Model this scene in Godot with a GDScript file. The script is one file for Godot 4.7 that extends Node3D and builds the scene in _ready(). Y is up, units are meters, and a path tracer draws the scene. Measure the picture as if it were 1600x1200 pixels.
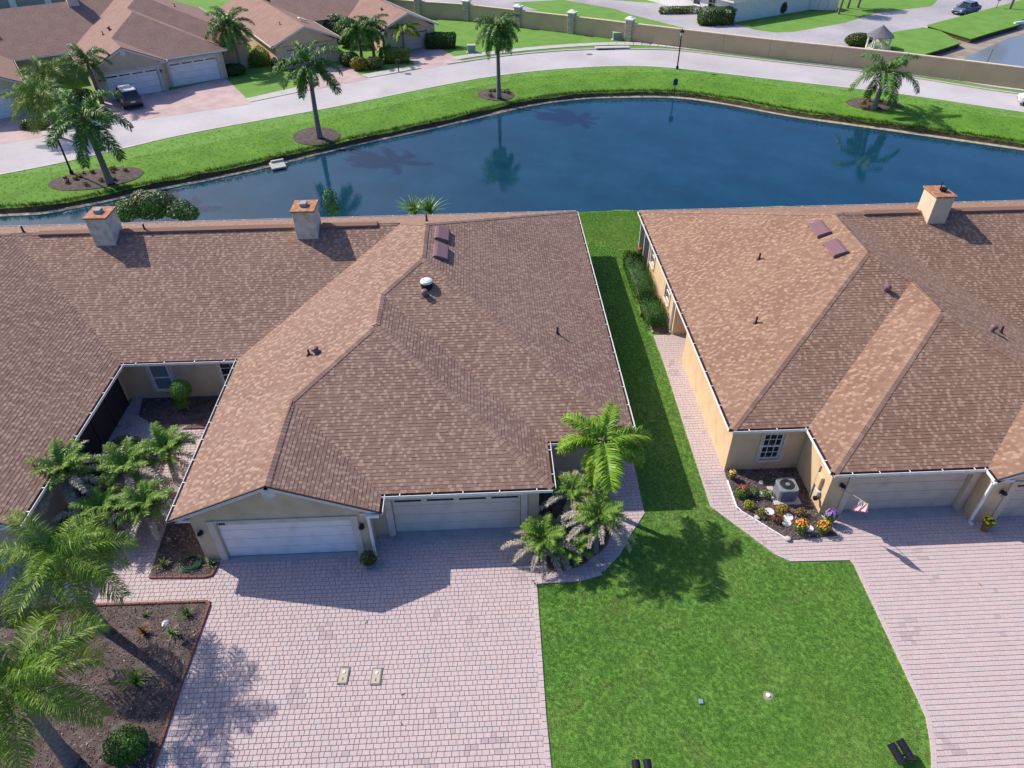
extends Node3D
# Aerial view over two villas by a pond. World frame: metres, y up, the camera stands above the origin and looks towards -z.

var rng := RandomNumberGenerator.new()
var fine := FastNoiseLite.new()
var used := {}
var M := {}
const E := 2.55      # height of the shingle edge at the eaves
const S := 0.42      # roof pitch

class MB:
	# collects triangles; corners are given counter-clockwise as seen from outside
	var v := PackedVector3Array()
	var n := PackedVector3Array()
	var c := PackedColorArray()
	var col := Color.WHITE
	func tri(a: Vector3, b: Vector3, d: Vector3) -> void:
		var k := (b - a).cross(d - a).normalized()
		v.append(a); v.append(d); v.append(b)
		n.append(k); n.append(k); n.append(k)
		c.append(col); c.append(col); c.append(col)
	func trin(a: Vector3, b: Vector3, d: Vector3, na: Vector3, nb: Vector3, nd: Vector3) -> void:
		v.append(a); v.append(d); v.append(b)
		n.append(na); n.append(nd); n.append(nb)
		c.append(col); c.append(col); c.append(col)
	func quad(a: Vector3, b: Vector3, d: Vector3, e: Vector3) -> void:
		tri(a, b, d); tri(a, d, e)
	func quadn(a: Vector3, b: Vector3, d: Vector3, e: Vector3, na: Vector3, nb: Vector3, nd: Vector3, ne: Vector3) -> void:
		trin(a, b, d, na, nb, nd); trin(a, d, e, na, nd, ne)
	func box(at: Vector3, size: Vector3, bs := Basis()) -> void:
		var x := bs.x * size.x / 2; var y := bs.y * size.y / 2; var z := bs.z * size.z / 2
		quad(at + x - y - z, at + x + y - z, at + x + y + z, at + x - y + z)
		quad(at - x - y + z, at - x + y + z, at - x + y - z, at - x - y - z)
		quad(at - x + y + z, at + x + y + z, at + x + y - z, at - x + y - z)
		quad(at - x - y - z, at + x - y - z, at + x - y + z, at - x - y + z)
		quad(at - x - y + z, at + x - y + z, at + x + y + z, at - x + y + z)
		quad(at + x - y - z, at - x - y - z, at - x + y - z, at + x + y - z)
	func cbox(at: Vector3, size: Vector3, bev: float, bs := Basis()) -> void:
		# box with chamfered edges
		var h := size / 2
		var ax := [bs.x, bs.y, bs.z]
		var hs := [h.x, h.y, h.z]
		for i in 3:
			var j := (i + 1) % 3
			var k := (i + 2) % 3
			for sg in [-1.0, 1.0]:
				var f: Vector3 = at + ax[i] * hs[i] * sg
				var p: Vector3 = ax[j] * (hs[j] - bev)
				var q: Vector3 = ax[k] * (hs[k] - bev) * sg
				quad(f - p - q, f + p - q, f + p + q, f - p + q)
			for sj in [-1.0, 1.0]:
				for sk in [-1.0, 1.0]:
					var e1: Vector3 = at + ax[j] * hs[j] * sj + ax[k] * (hs[k] - bev) * sk
					var e2: Vector3 = at + ax[j] * (hs[j] - bev) * sj + ax[k] * hs[k] * sk
					var l: Vector3 = ax[i] * (hs[i] - bev) * sj * sk
					quad(e1 - l, e1 + l, e2 + l, e2 - l)
		for sx in [-1.0, 1.0]:
			for sy in [-1.0, 1.0]:
				for sz in [-1.0, 1.0]:
					var a: Vector3 = at + ax[0] * hs[0] * sx + ax[1] * (hs[1] - bev) * sy + ax[2] * (hs[2] - bev) * sz
					var b: Vector3 = at + ax[0] * (hs[0] - bev) * sx + ax[1] * hs[1] * sy + ax[2] * (hs[2] - bev) * sz
					var d: Vector3 = at + ax[0] * (hs[0] - bev) * sx + ax[1] * (hs[1] - bev) * sy + ax[2] * hs[2] * sz
					if sx * sy * sz > 0: tri(a, b, d)
					else: tri(a, d, b)
	func tube(pts: Array, radii: Array, sides := 8, caps := true) -> void:
		var rings := []
		var last := Vector3.ZERO
		for i in pts.size():
			var d: Vector3 = (pts[min(i + 1, pts.size() - 1)] - pts[max(i - 1, 0)]).normalized()
			var u := last
			if u == Vector3.ZERO: u = Vector3.RIGHT if absf(d.x) < 0.8 else Vector3.UP
			u = (u - d * u.dot(d)).normalized()
			last = u
			var w := d.cross(u)
			var ring := []
			for k in sides:
				var a := TAU * k / sides
				ring.append(u * cos(a) + w * sin(a))
			rings.append(ring)
		for i in pts.size() - 1:
			for k in sides:
				var m := (k + 1) % sides
				quadn(pts[i] + rings[i][k] * radii[i], pts[i] + rings[i][m] * radii[i], pts[i + 1] + rings[i + 1][m] * radii[i + 1], pts[i + 1] + rings[i + 1][k] * radii[i + 1], rings[i][k], rings[i][m], rings[i + 1][m], rings[i + 1][k])
		if caps:
			var e := pts.size() - 1
			for k in range(1, sides - 1):
				tri(pts[e] + rings[e][0] * radii[e], pts[e] + rings[e][k] * radii[e], pts[e] + rings[e][k + 1] * radii[e])
				tri(pts[0] + rings[0][0] * radii[0], pts[0] + rings[0][k + 1] * radii[0], pts[0] + rings[0][k] * radii[0])
	func lathe(prof: Array, sides := 16, at := Vector3.ZERO, bs := Basis()) -> void:
		# prof: Vector2(radius, height) from bottom to top
		for i in prof.size() - 1:
			var p: Vector2 = prof[i]; var q: Vector2 = prof[i + 1]
			var sl := Vector2(q.y - p.y, p.x - q.x).normalized()
			for k in sides:
				var a := TAU * k / sides; var b := TAU * (k + 1) / sides
				var da := Vector3(cos(a), 0, -sin(a)); var db := Vector3(cos(b), 0, -sin(b))
				var na := bs * (da * sl.x + Vector3.UP * sl.y); var nb := bs * (db * sl.x + Vector3.UP * sl.y)
				var A := at + bs * (da * p.x + Vector3.UP * p.y); var B := at + bs * (db * p.x + Vector3.UP * p.y)
				var C := at + bs * (db * q.x + Vector3.UP * q.y); var D := at + bs * (da * q.x + Vector3.UP * q.y)
				if p.x > 0.0001: trin(A, B, C, na, nb, nb)
				if q.x > 0.0001: trin(A, C, D, na, nb, na)
	func sheet(poly: PackedVector2Array, y: float) -> void:
		var ids := Geometry2D.triangulate_polygon(poly)
		for i in range(0, ids.size(), 3):
			var a := poly[ids[i]]; var b := poly[ids[i + 1]]; var d := poly[ids[i + 2]]
			var A := Vector3(a.x, y, a.y); var B := Vector3(b.x, y, b.y); var D := Vector3(d.x, y, d.y)
			if (B - A).cross(D - A).y > 0: tri(A, B, D)
			else: tri(A, D, B)
	func prism(poly: PackedVector2Array, y0: float, y1: float, bev := 0.0) -> void:
		var p := poly
		if not Geometry2D.is_polygon_clockwise(p):
			p = p.duplicate(); p.reverse()
		var top := p
		if bev > 0.0:
			var got := Geometry2D.offset_polygon(p, -bev)
			if got.size() == 1 and got[0].size() == p.size(): top = got[0]
			else: bev = 0.0
		sheet(top, y1)
		var m := p.size()
		if bev > 0.0:
			# match the inset corners to their own corners
			var off := 0
			var best := 1e9
			for i in m:
				var d := top[i].distance_to(p[0])
				if d < best: best = d; off = i
			for i in m:
				var j := (i + 1) % m
				var a := p[i]; var b := p[j]; var ta := top[(i + off) % m]; var tb := top[(j + off) % m]
				quad(Vector3(a.x, y1 - bev, a.y), Vector3(ta.x, y1, ta.y), Vector3(tb.x, y1, tb.y), Vector3(b.x, y1 - bev, b.y))
				quad(Vector3(a.x, y0, a.y), Vector3(a.x, y1 - bev, a.y), Vector3(b.x, y1 - bev, b.y), Vector3(b.x, y0, b.y))
		else:
			for i in m:
				var a := p[i]; var b := p[(i + 1) % m]
				quad(Vector3(a.x, y0, a.y), Vector3(a.x, y1, a.y), Vector3(b.x, y1, b.y), Vector3(b.x, y0, b.y))
	func mesh() -> ArrayMesh:
		var m := ArrayMesh.new()
		var arr := []
		arr.resize(Mesh.ARRAY_MAX)
		arr[Mesh.ARRAY_VERTEX] = v; arr[Mesh.ARRAY_NORMAL] = n; arr[Mesh.ARRAY_COLOR] = c
		m.add_surface_from_arrays(Mesh.PRIMITIVE_TRIANGLES, arr)
		return m

# ---------------------------------------------------------------- naming
func unique(parent: Node, called: String) -> String:
	var key := str(parent.get_instance_id()) + "/" + called
	var k: int = used.get(key, 0)
	used[key] = k + 1
	return called if k == 0 else "%s_%03d" % [called, k]

func put(parent: Node, called: String, mesh: Mesh, mat: Material, where := Transform3D()) -> MeshInstance3D:
	var o := MeshInstance3D.new()
	o.name = unique(parent, called)
	o.mesh = mesh
	o.material_override = mat
	o.transform = where
	parent.add_child(o, true)
	return o

func tag(o: Node, label: String, category: String, group := "", kind := "") -> void:
	o.set_meta("label", label)
	o.set_meta("category", category)
	if group: o.set_meta("group", group)
	if kind: o.set_meta("kind", kind)

func thing(called: String, label: String, category: String, at := Vector3.ZERO, group := "", turn := 0.0) -> Node3D:
	var o := Node3D.new()
	o.name = unique(self, called)
	add_child(o, true)
	o.position = at
	o.rotation.y = turn
	tag(o, label, category, group)
	return o

func ground_piece(called: String, label: String, category: String, mb: MB, mat: Material) -> MeshInstance3D:
	var o := put(self, called, mb.mesh(), mat)
	tag(o, label, category, "", "structure")
	return o

func scatter(parent: Node, called: String, mesh: Mesh, mat: Material, spots: Array, tints: Array) -> MultiMeshInstance3D:
	var mm := MultiMesh.new()
	mm.transform_format = MultiMesh.TRANSFORM_3D
	mm.use_colors = true
	mm.mesh = mesh
	mm.instance_count = spots.size()
	for i in spots.size():
		mm.set_instance_transform(i, spots[i])
		mm.set_instance_color(i, tints[i])
	var o := MultiMeshInstance3D.new()
	o.name = unique(parent, called)
	o.multimesh = mm
	o.material_override = mat
	o.set_meta("kind", "stuff")
	parent.add_child(o, true)
	return o

# ---------------------------------------------------------------- materials
func lin(r: float, g: float, b: float) -> Color:
	return Color(r, g, b).linear_to_srgb()

func noise_image(size: int, freq: float, octaves: int, seed_: int, kind := FastNoiseLite.TYPE_SIMPLEX_SMOOTH) -> Image:
	var f := FastNoiseLite.new()
	f.noise_type = kind
	f.seed = seed_
	f.frequency = freq
	f.fractal_octaves = octaves
	if octaves == 1: f.fractal_type = FastNoiseLite.FRACTAL_NONE
	return f.get_seamless_image(size, size)

func ramp_texture(size: int, layers: Array, colors: Array) -> ImageTexture:
	# layers: [frequency, octaves, weight]; colours are linear base colours from the lowest to the highest value
	var lut := []
	for i in 256:
		var t := i / 255.0 * (colors.size() - 1)
		var k := mini(int(t), colors.size() - 2)
		var q: Color = colors[k].lerp(colors[k + 1], t - k)
		lut.append(q.linear_to_srgb())
	var bufs := []
	var total := 0.0
	for i in layers.size():
		bufs.append(noise_image(size, layers[i][0], layers[i][1], 11 + i * 7).get_data())
		total += layers[i][2]
	var out := PackedByteArray()
	out.resize(size * size * 3)
	for p in size * size:
		var s := 0.0
		for i in layers.size(): s += bufs[i][p] * layers[i][2]
		var q: Color = lut[clampi(int((s / total - 127.5) * 1.6 + 127.5), 0, 255)]
		out[p * 3] = q.r8; out[p * 3 + 1] = q.g8; out[p * 3 + 2] = q.b8
	return ImageTexture.create_from_image(Image.create_from_data(size, size, false, Image.FORMAT_RGB8, out))

func normal_texture(size: int, freq: float, octaves: int, strength: float) -> ImageTexture:
	var im := noise_image(size, freq, octaves, 91)
	im.convert(Image.FORMAT_RGBA8)
	im.bump_map_to_normal_map(strength)
	return ImageTexture.create_from_image(im)

func plain(r: float, g: float, b: float, rough := 0.8, tex: Texture2D = null, tile := 1.0, tinted := false) -> StandardMaterial3D:
	var m := StandardMaterial3D.new()
	m.albedo_color = lin(r, g, b)
	m.roughness = rough
	m.metallic_specular = 0.4
	m.vertex_color_use_as_albedo = tinted
	m.cull_mode = BaseMaterial3D.CULL_DISABLED
	if tex:
		m.albedo_texture = tex
		m.uv1_triplanar = true
		m.uv1_world_triplanar = true
		m.uv1_scale = Vector3.ONE / tile
	return m

func leafy(back := 0.35) -> StandardMaterial3D:
	var m := plain(1, 1, 1, 0.55, null, 1.0, true)
	m.backlight_enabled = true
	m.backlight = Color(back, back, back * 0.5)
	m.metallic_specular = 0.35
	return m

func make_materials() -> void:
	var grain := ramp_texture(256, [[0.03, 3, 0.7], [0.25, 2, 1.0]], [Color(0.72, 0.72, 0.72), Color(1.0, 1.0, 1.0), Color(1.25, 1.25, 1.25)])
	var streak := ramp_texture(512, [[0.006, 4, 1.0], [0.09, 3, 0.5]], [Color(0.82, 0.81, 0.79), Color(0.97, 0.97, 0.97), Color(1, 1, 1)])
	var turf := ramp_texture(1024, [[0.006, 4, 1.0], [0.05, 3, 0.4], [0.3, 2, 0.7]], [Color(0.085, 0.20, 0.028), Color(0.108, 0.245, 0.034), Color(0.125, 0.27, 0.04), Color(0.15, 0.285, 0.05), Color(0.19, 0.27, 0.08)])
	M.turf = plain(1, 1, 1, 0.9, turf, 17.0)
	M.turf_bank = plain(1, 1, 1, 0.9, ramp_texture(512, [[0.006, 4, 1.0], [0.05, 3, 0.5], [0.3, 2, 0.6]], [Color(0.06, 0.155, 0.014), Color(0.09, 0.215, 0.017), Color(0.115, 0.26, 0.022), Color(0.15, 0.285, 0.035)]), 13.0)
	M.blade = leafy(0.85)
	M.leaf = leafy(0.35)
	M.leaf.roughness = 0.45
	M.shingle = plain(1, 1, 1, 0.92, grain, 0.55, true)
	M.shingle_warm = plain(1.0, 0.965, 0.90, 0.92, grain, 0.55, true)
	M.underlay = plain(0.13, 0.085, 0.065, 0.9)
	var far_sh := ramp_texture(512, [[0.012, 3, 0.4], [0.11, 2, 0.9], [0.4, 1, 0.8]], [Color(0.14, 0.08, 0.068), Color(0.235, 0.142, 0.115), Color(0.31, 0.195, 0.16), Color(0.46, 0.32, 0.265)])
	M.far_shingle = plain(1, 1, 1, 0.92, far_sh, 11.0)
	M.paver = plain(1, 1, 1, 0.85, grain, 0.7, true)
	M.joint = plain(0.34, 0.265, 0.265, 0.95, grain, 0.5)
	M.stucco = plain(0.56, 0.47, 0.33, 0.9, streak, 3.1)
	M.stucco_tan = plain(0.69, 0.505, 0.315, 0.9, streak, 3.7)
	M.trim = plain(0.60, 0.56, 0.50, 0.8, streak, 2.3)
	M.trim_tan = plain(0.62, 0.52, 0.40, 0.8, streak, 2.3)
	M.white = plain(0.80, 0.80, 0.80, 0.5, streak, 1.9)
	M.gutter_bed = plain(0.06, 0.04, 0.04, 0.8)
	M.fascia = plain(0.66, 0.64, 0.66, 0.6, streak, 1.7)
	M.drip = plain(0.045, 0.03, 0.035, 0.6)
	M.door_white = plain(0.82, 0.82, 0.83, 0.45, streak, 2.9)
	M.door_beige = plain(0.62, 0.58, 0.51, 0.5, streak, 2.9)
	M.door_tan = plain(0.62, 0.52, 0.42, 0.5, streak, 2.9)
	M.glass = plain(0.02, 0.025, 0.03, 0.06)
	M.glass.metallic_specular = 0.6
	M.screen = plain(0.028, 0.028, 0.03, 0.7)
	M.black = plain(0.012, 0.012, 0.014, 0.35)
	M.gloss_black = plain(0.02, 0.018, 0.025, 0.18)
	M.rust = plain(1, 1, 1, 0.75, ramp_texture(256, [[0.02, 4, 1.0], [0.15, 2, 0.5]], [Color(0.16, 0.10, 0.08), Color(0.32, 0.13, 0.06), Color(0.42, 0.20, 0.11), Color(0.45, 0.30, 0.22)]), 1.6)
	M.chimney = plain(0.68, 0.62, 0.53, 0.9, ramp_texture(256, [[0.015, 4, 1.0], [0.1, 3, 0.4]], [Color(0.62, 0.60, 0.54), Color(0.9, 0.9, 0.88), Color(1, 1, 1)]), 2.2)
	M.ridge_vent = plain(0.27, 0.155, 0.115, 0.9, grain, 0.5)
	M.chimney_cream = plain(0.70, 0.55, 0.41, 0.9, streak, 2.7)
	M.vent_metal = plain(0.20, 0.115, 0.13, 0.45)
	M.concrete = plain(0.50, 0.475, 0.45, 0.9, streak, 4.1)
	M.grey_concrete = plain(0.34, 0.35, 0.37, 0.85, streak, 2.1)
	M.asphalt = plain(1, 1, 1, 0.9, ramp_texture(512, [[0.004, 4, 1.0], [0.06, 3, 0.35], [0.4, 1, 0.4]], [Color(0.39, 0.365, 0.38), Color(0.46, 0.435, 0.45), Color(0.52, 0.495, 0.51)]), 23.0)
	M.far_asphalt = plain(1, 1, 1, 0.9, ramp_texture(512, [[0.004, 4, 1.0], [0.06, 3, 0.35], [0.4, 1, 0.4]], [Color(0.30, 0.28, 0.30), Color(0.38, 0.36, 0.38), Color(0.45, 0.43, 0.45)]), 31.0)
	M.far_pavers = plain(1, 1, 1, 0.9, ramp_texture(512, [[0.008, 3, 0.9], [0.1, 2, 0.6], [0.4, 1, 0.7]], [Color(0.37, 0.26, 0.245), Color(0.47, 0.345, 0.33), Color(0.56, 0.44, 0.425)]), 9.0)
	M.mulch = plain(1, 1, 1, 0.95, ramp_texture(512, [[0.01, 3, 0.7], [0.12, 3, 1.0], [0.4, 1, 0.8]], [Color(0.02, 0.014, 0.013), Color(0.075, 0.054, 0.05), Color(0.14, 0.106, 0.10), Color(0.24, 0.19, 0.18)]), 3.0)
	M.chip = plain(1, 1, 1, 0.9, null, 1.0, true)
	M.soil = plain(1, 1, 1, 0.95, ramp_texture(256, [[0.02, 3, 1.0], [0.2, 2, 0.8]], [Color(0.03, 0.025, 0.015), Color(0.075, 0.055, 0.03), Color(0.13, 0.10, 0.06)]), 1.7)
	M.sand = plain(1, 1, 1, 0.95, ramp_texture(256, [[0.02, 4, 1.0], [0.2, 2, 0.6]], [Color(0.20, 0.17, 0.11), Color(0.36, 0.31, 0.22), Color(0.52, 0.46, 0.36)]), 3.3)
	M.mud = plain(1, 1, 1, 0.7, ramp_texture(256, [[0.02, 4, 1.0], [0.2, 2, 0.5]], [Color(0.22, 0.18, 0.14), Color(0.30, 0.25, 0.20), Color(0.38, 0.32, 0.26)]), 13.0)
	M.bark = plain(1, 1, 1, 0.9, ramp_texture(256, [[0.03, 4, 1.0], [0.2, 2, 0.5]], [Color(0.13, 0.115, 0.105), Color(0.21, 0.19, 0.175), Color(0.30, 0.275, 0.255)]), 1.3)
	M.brick_red = plain(0.21, 0.09, 0.072, 0.9, grain, 0.6)
	M.wall = plain(0.58, 0.43, 0.28, 0.9, streak, 6.7)
	M.wall_cap = plain(0.66, 0.54, 0.42, 0.8, streak, 2.7)
	M.pier = plain(0.50, 0.43, 0.35, 0.9, streak, 1.3)
	M.water = StandardMaterial3D.new()
	M.water.albedo_texture = ramp_texture(512, [[0.004, 3, 1.0], [0.02, 3, 0.4]], [Color(0.005, 0.036, 0.062), Color(0.006, 0.045, 0.080), Color(0.009, 0.055, 0.094)])
	M.water.roughness = 0.04
	M.water.metallic_specular = 0.95
	M.water.normal_enabled = true
	M.water.normal_texture = normal_texture(1024, 0.045, 3, 2.0)
	M.water.normal_scale = 0.06
	M.water.uv1_triplanar = true
	M.water.uv1_world_triplanar = true
	M.water.uv1_scale = Vector3.ONE / 14.0
	M.pale_water = plain(0.19, 0.22, 0.26, 0.12)

# ---------------------------------------------------------------- roofs and villas
# A villa half: a wing with a garage gable (eaves xw..xg, front gf), a hipped part over the second garage (to x1, front z2) and a deeper hip (to xe, front z3); zb is the back eave, zl the front eave of the link.
func half_planes(p: Dictionary, mx: float, mc: float, x_end: float) -> Array:
	var r1: float = (p.xw + p.xg) / 2; var r2: float = (p.xw + p.x1) / 2; var r3: float = (p.xw + p.xe) / 2
	var j1: float = p.z2 - (r1 - p.xw); var j2: float = p.z2 - (r2 - p.xw); var j2b: float = p.z3 - (r2 - p.xw); var j3: float = p.z3 - (r3 - p.xw)
	var j3b: float = p.zb + (p.xe - r3); var zr: float = (p.zl + p.zb) / 2; var xr: float = p.xw + (p.zl - zr)
	var V := func(a, b): return Vector2(mx * a + mc, b)
	var out := []
	out.append([[V.call(p.xw, p.gf), V.call(r1, p.gf), V.call(r1, j1), V.call(r2, j2), V.call(r2, j2b), V.call(r3, j3), V.call(r3, j3b), V.call(xr, zr), V.call(p.xw, p.zl)], Vector2(mx, 0), p.xw + mx * mc])
	out.append([[V.call(r1, p.gf), V.call(p.xg, p.gf), V.call(p.xg, p.z2), V.call(r1, j1)], Vector2(-mx, 0), -p.xg - mx * mc])
	out.append([[V.call(p.xg, p.z2), V.call(p.x1, p.z2), V.call(r2, j2), V.call(r1, j1)], Vector2(0, -1), -p.z2])
	out.append([[V.call(p.x1, p.z2), V.call(p.x1, p.z3), V.call(r2, j2b), V.call(r2, j2)], Vector2(-mx, 0), -p.x1 - mx * mc])
	out.append([[V.call(p.x1, p.z3), V.call(p.xe, p.z3), V.call(r3, j3), V.call(r2, j2b)], Vector2(0, -1), -p.z3])
	out.append([[V.call(p.xe, p.z3), V.call(p.xe, p.zb), V.call(r3, j3b), V.call(r3, j3)], Vector2(-mx, 0), -p.xe - mx * mc])
	out.append([[V.call(p.xw, p.zl), V.call(xr, zr), Vector2(x_end, zr), Vector2(x_end, p.zl)], Vector2(0, -1), -p.zl])
	out.append([[V.call(p.xe, p.zb), V.call(r3, j3b), V.call(xr, zr), Vector2(x_end, zr), Vector2(x_end, p.zb)], Vector2(0, 1), p.zb])
	return out

func on_plane(pl: Array, q: Vector2, lift := 0.0) -> Vector3:
	var g: Vector2 = pl[1]
	var nrm := Vector3(-S * g.x, 1, -S * g.y).normalized()
	return Vector3(q.x, E + S * (q.dot(g) - pl[2]), q.y) + nrm * lift

func span(poly: Array, g: Vector2, t: Vector2, o: float, v: float) -> Vector2:
	var lo := 1e9
	var hi := -1e9
	for i in poly.size():
		var a: Vector2 = poly[i]; var b: Vector2 = poly[(i + 1) % poly.size()]
		var va := a.dot(g) - o; var vb := b.dot(g) - o
		if (va <= v and vb > v) or (vb <= v and va > v):
			var u: float = lerpf(a.dot(t), b.dot(t), (v - va) / (vb - va))
			lo = minf(lo, u); hi = maxf(hi, u)
	return Vector2(lo, hi)

const TONES := [Color(0.236, 0.142, 0.110), Color(0.255, 0.156, 0.120), Color(0.272, 0.170, 0.131), Color(0.292, 0.187, 0.144), Color(0.352, 0.238, 0.180), Color(0.395, 0.274, 0.208)]

func tone(x: float, z: float) -> int:
	# the darker blend of the wide tabs drifts slowly over the roof
	return clampi(int(1.9 + rng.randf_range(-1.3, 1.3) + 1.6 * fine.get_noise_2d(x * 20.0, z * 20.0)), 0, 3)

var shingle_mat: Material

func shingle_plane(roof: Node3D, pl: Array, rest: MB, singles: Dictionary) -> void:
	var g: Vector2 = pl[1]
	var t := Vector2(-g.y, g.x)
	var o: float = pl[2]
	var c := 0.145 / sqrt(1 + S * S)
	var nrm := Vector3(-S * g.x, 1, -S * g.y).normalized()
	var vmax := 0.0
	for q in pl[0]: vmax = maxf(vmax, q.dot(g) - o)
	var widths := [0.11, 0.14, 0.17, 0.2]
	var pale := false
	var i := 0
	while i * c < vmax:
		var v0 := i * c
		var v1 := minf(v0 + c, vmax - 0.002)
		var s0 := span(pl[0], g, t, o, v0 + 0.001)
		var s1 := span(pl[0], g, t, o, v1 - 0.001)
		if s0.x > s0.y: break
		if s1.x > s1.y: s1 = Vector2((s0.x + s0.y) / 2, (s0.x + s0.y) / 2)
		var a := minf(s0.x, s1.x) - rng.randf() * 0.2
		var stop := maxf(s0.y, s1.y)
		while a < stop:
			pale = rng.randf() < (0.12 if pale else 0.4)
			var wi := rng.randi() % 2 if pale else 1 + rng.randi() % 3
			var b: float = a + widths[wi]
			var ti := (4 if rng.randf() < 0.7 else 5) if pale else tone(t.x * a + g.x * (v0 + o), t.y * a + g.y * (v0 + o))
			var lift := 0.017 if ti % 2 == 0 else 0.011
			var inside: bool = a > maxf(s0.x, s1.x) + 0.1 and b < minf(s0.y, s1.y) - 0.1
			if singles.left > 0 and inside:
				singles.left -= 1
				var key := "%d_%d" % [wi, ti]
				if not singles.has(key):
					var m := MB.new()
					m.col = TONES[ti]
					var w: float = widths[wi]
					m.quad(Vector3(0, lift, 0), Vector3(w, lift, 0), Vector3(w, 0.004, -0.145), Vector3(0, 0.004, -0.145))
					m.quad(Vector3(0, -0.004, 0), Vector3(w, -0.004, 0), Vector3(w, lift, 0), Vector3(0, lift, 0))
					m.tri(Vector3(0, -0.004, 0), Vector3(0, lift, 0), Vector3(0, 0.004, -0.145))
					m.tri(Vector3(w, -0.004, 0), Vector3(w, 0.004, -0.145), Vector3(w, lift, 0))
					singles[key] = m.mesh()
				var bx := Vector3(t.x, 0, t.y)
				var start := Vector3(t.x * a + g.x * (v0 + o), E + S * v0, t.y * a + g.y * (v0 + o))
				var bz := -Vector3(g.x, S, g.y).normalized()
				if bx.cross(nrm).dot(bz) < 0:
					bx = -bx
					start -= bx * widths[wi]
				put(roof, "shingle", singles[key], shingle_mat, Transform3D(Basis(bx, nrm, bz), start))
			else:
				var P := func(u, v, l): return Vector3(t.x * u + g.x * (v + o), E + S * v, t.y * u + g.y * (v + o)) + nrm * l
				var a0 := clampf(a, s0.x, s0.y); var b0 := clampf(b, s0.x, s0.y)
				var a1 := clampf(a, s1.x, s1.y); var b1 := clampf(b, s1.x, s1.y)
				if b0 - a0 > 0.001 or b1 - a1 > 0.001:
					rest.col = TONES[ti] * rng.randf_range(0.94, 1.06)
					var q0: Vector3 = P.call(a0, v0, lift); var q1: Vector3 = P.call(b0, v0, lift)
					var q2: Vector3 = P.call(b1, v1, 0.004); var q3: Vector3 = P.call(a1, v1, 0.004)
					if (q1 - q0).cross(q3 - q0).y < 0:
						rest.quad(q1, q0, q3, q2)
					else:
						rest.quad(q0, q1, q2, q3)
					rest.quad(P.call(a0, v0, -0.006), P.call(b0, v0, -0.006), q1, q0)
			a = b
		i += 1

func cap_line(roof: Node3D, pa: Array, pb: Array, a: Vector2, b: Vector2) -> void:
	# overlapping cap shingles along a hip or ridge shared by planes pa and pb, from the low end a to the high end b
	var A := on_plane(pa, a); var B := on_plane(pa, b)
	var d := (B - A).normalized()
	var na := Vector3(-S * pa[1].x, 1, -S * pa[1].y).normalized(); var nb := Vector3(-S * pb[1].x, 1, -S * pb[1].y).normalized()
	var ia: Vector3 = d.cross(na); var ib: Vector3 = d.cross(nb)
	var mid := Vector3(0, 1, 0)
	# each wing runs down its own plane
	if ia.y > 0: ia = -ia
	if ib.y > 0: ib = -ib
	var len := A.distance_to(B)
	var count := int(len / 0.2)
	var meshes := []
	for k in 4:
		var m := MB.new()
		m.col = TONES[[2, 3, 1, 4][k]].lerp(TONES[3], 0.25)
		var w := 0.17
		var f := d * 0.215
		var h0 := 0.034; var h1 := 0.025
		var pts := [ia * w + na * (h0 - 0.003), mid * (h0 * 1.05), ib * w + nb * (h0 - 0.003)]
		var pts1 := [ia * w + na * (h1 - 0.003) + f, mid * (h1 * 1.05) + f, ib * w + nb * (h1 - 0.003) + f]
		for s in 2:
			if (pts[s + 1] - pts[s]).cross(pts1[s] - pts[s]).y > 0: m.quad(pts[s], pts[s + 1], pts1[s + 1], pts1[s])
			else: m.quad(pts[s + 1], pts[s], pts1[s], pts1[s + 1])
			m.quad(pts[s], pts[s + 1], pts[s + 1] - mid * 0.03, pts[s] - mid * 0.035)
		m.quad(pts[0], pts1[0], pts1[0] - na * 0.03, pts[0] - na * 0.04)
		m.quad(pts[2], pts1[2], pts1[2] - nb * 0.03, pts[2] - nb * 0.04)
		meshes.append(m.mesh())
	for k in count:
		put(roof, "ridge_cap", meshes[rng.randi() % 4], shingle_mat, Transform3D(Basis(), A + d * (0.2 * k)))

func caps_of(roof: Node3D, P: Array, p: Dictionary) -> void:
	cap_line(roof, P[0], P[1], P[1][0][0], P[1][0][3])     # garage ridge
	cap_line(roof, P[0], P[2], P[2][0][3], P[2][0][2])     # hip above it
	cap_line(roof, P[3], P[2], P[2][0][1], P[2][0][2])     # hip over the second garage
	cap_line(roof, P[0], P[3], P[3][0][3], P[3][0][2])     # short ridge
	cap_line(roof, P[0], P[4], P[4][0][3], P[4][0][2])
	cap_line(roof, P[5], P[4], P[4][0][1], P[4][0][2])
	cap_line(roof, P[0], P[5], P[5][0][3], P[5][0][2])
	cap_line(roof, P[7], P[5], P[5][0][1], P[5][0][2])
	cap_line(roof, P[0], P[7], P[7][0][2], P[7][0][1])
	cap_line(roof, P[6], P[7], P[7][0][3], P[7][0][2])

func deck(mb: MB, pl: Array, lift: float) -> void:
	var poly := PackedVector2Array(pl[0])
	var ids := Geometry2D.triangulate_polygon(poly)
	for i in range(0, ids.size(), 3):
		var a := on_plane(pl, poly[ids[i]], lift); var b := on_plane(pl, poly[ids[i + 1]], lift); var d := on_plane(pl, poly[ids[i + 2]], lift)
		if (b - a).cross(d - a).y > 0: mb.tri(a, b, d)
		else: mb.tri(a, d, b)

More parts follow.
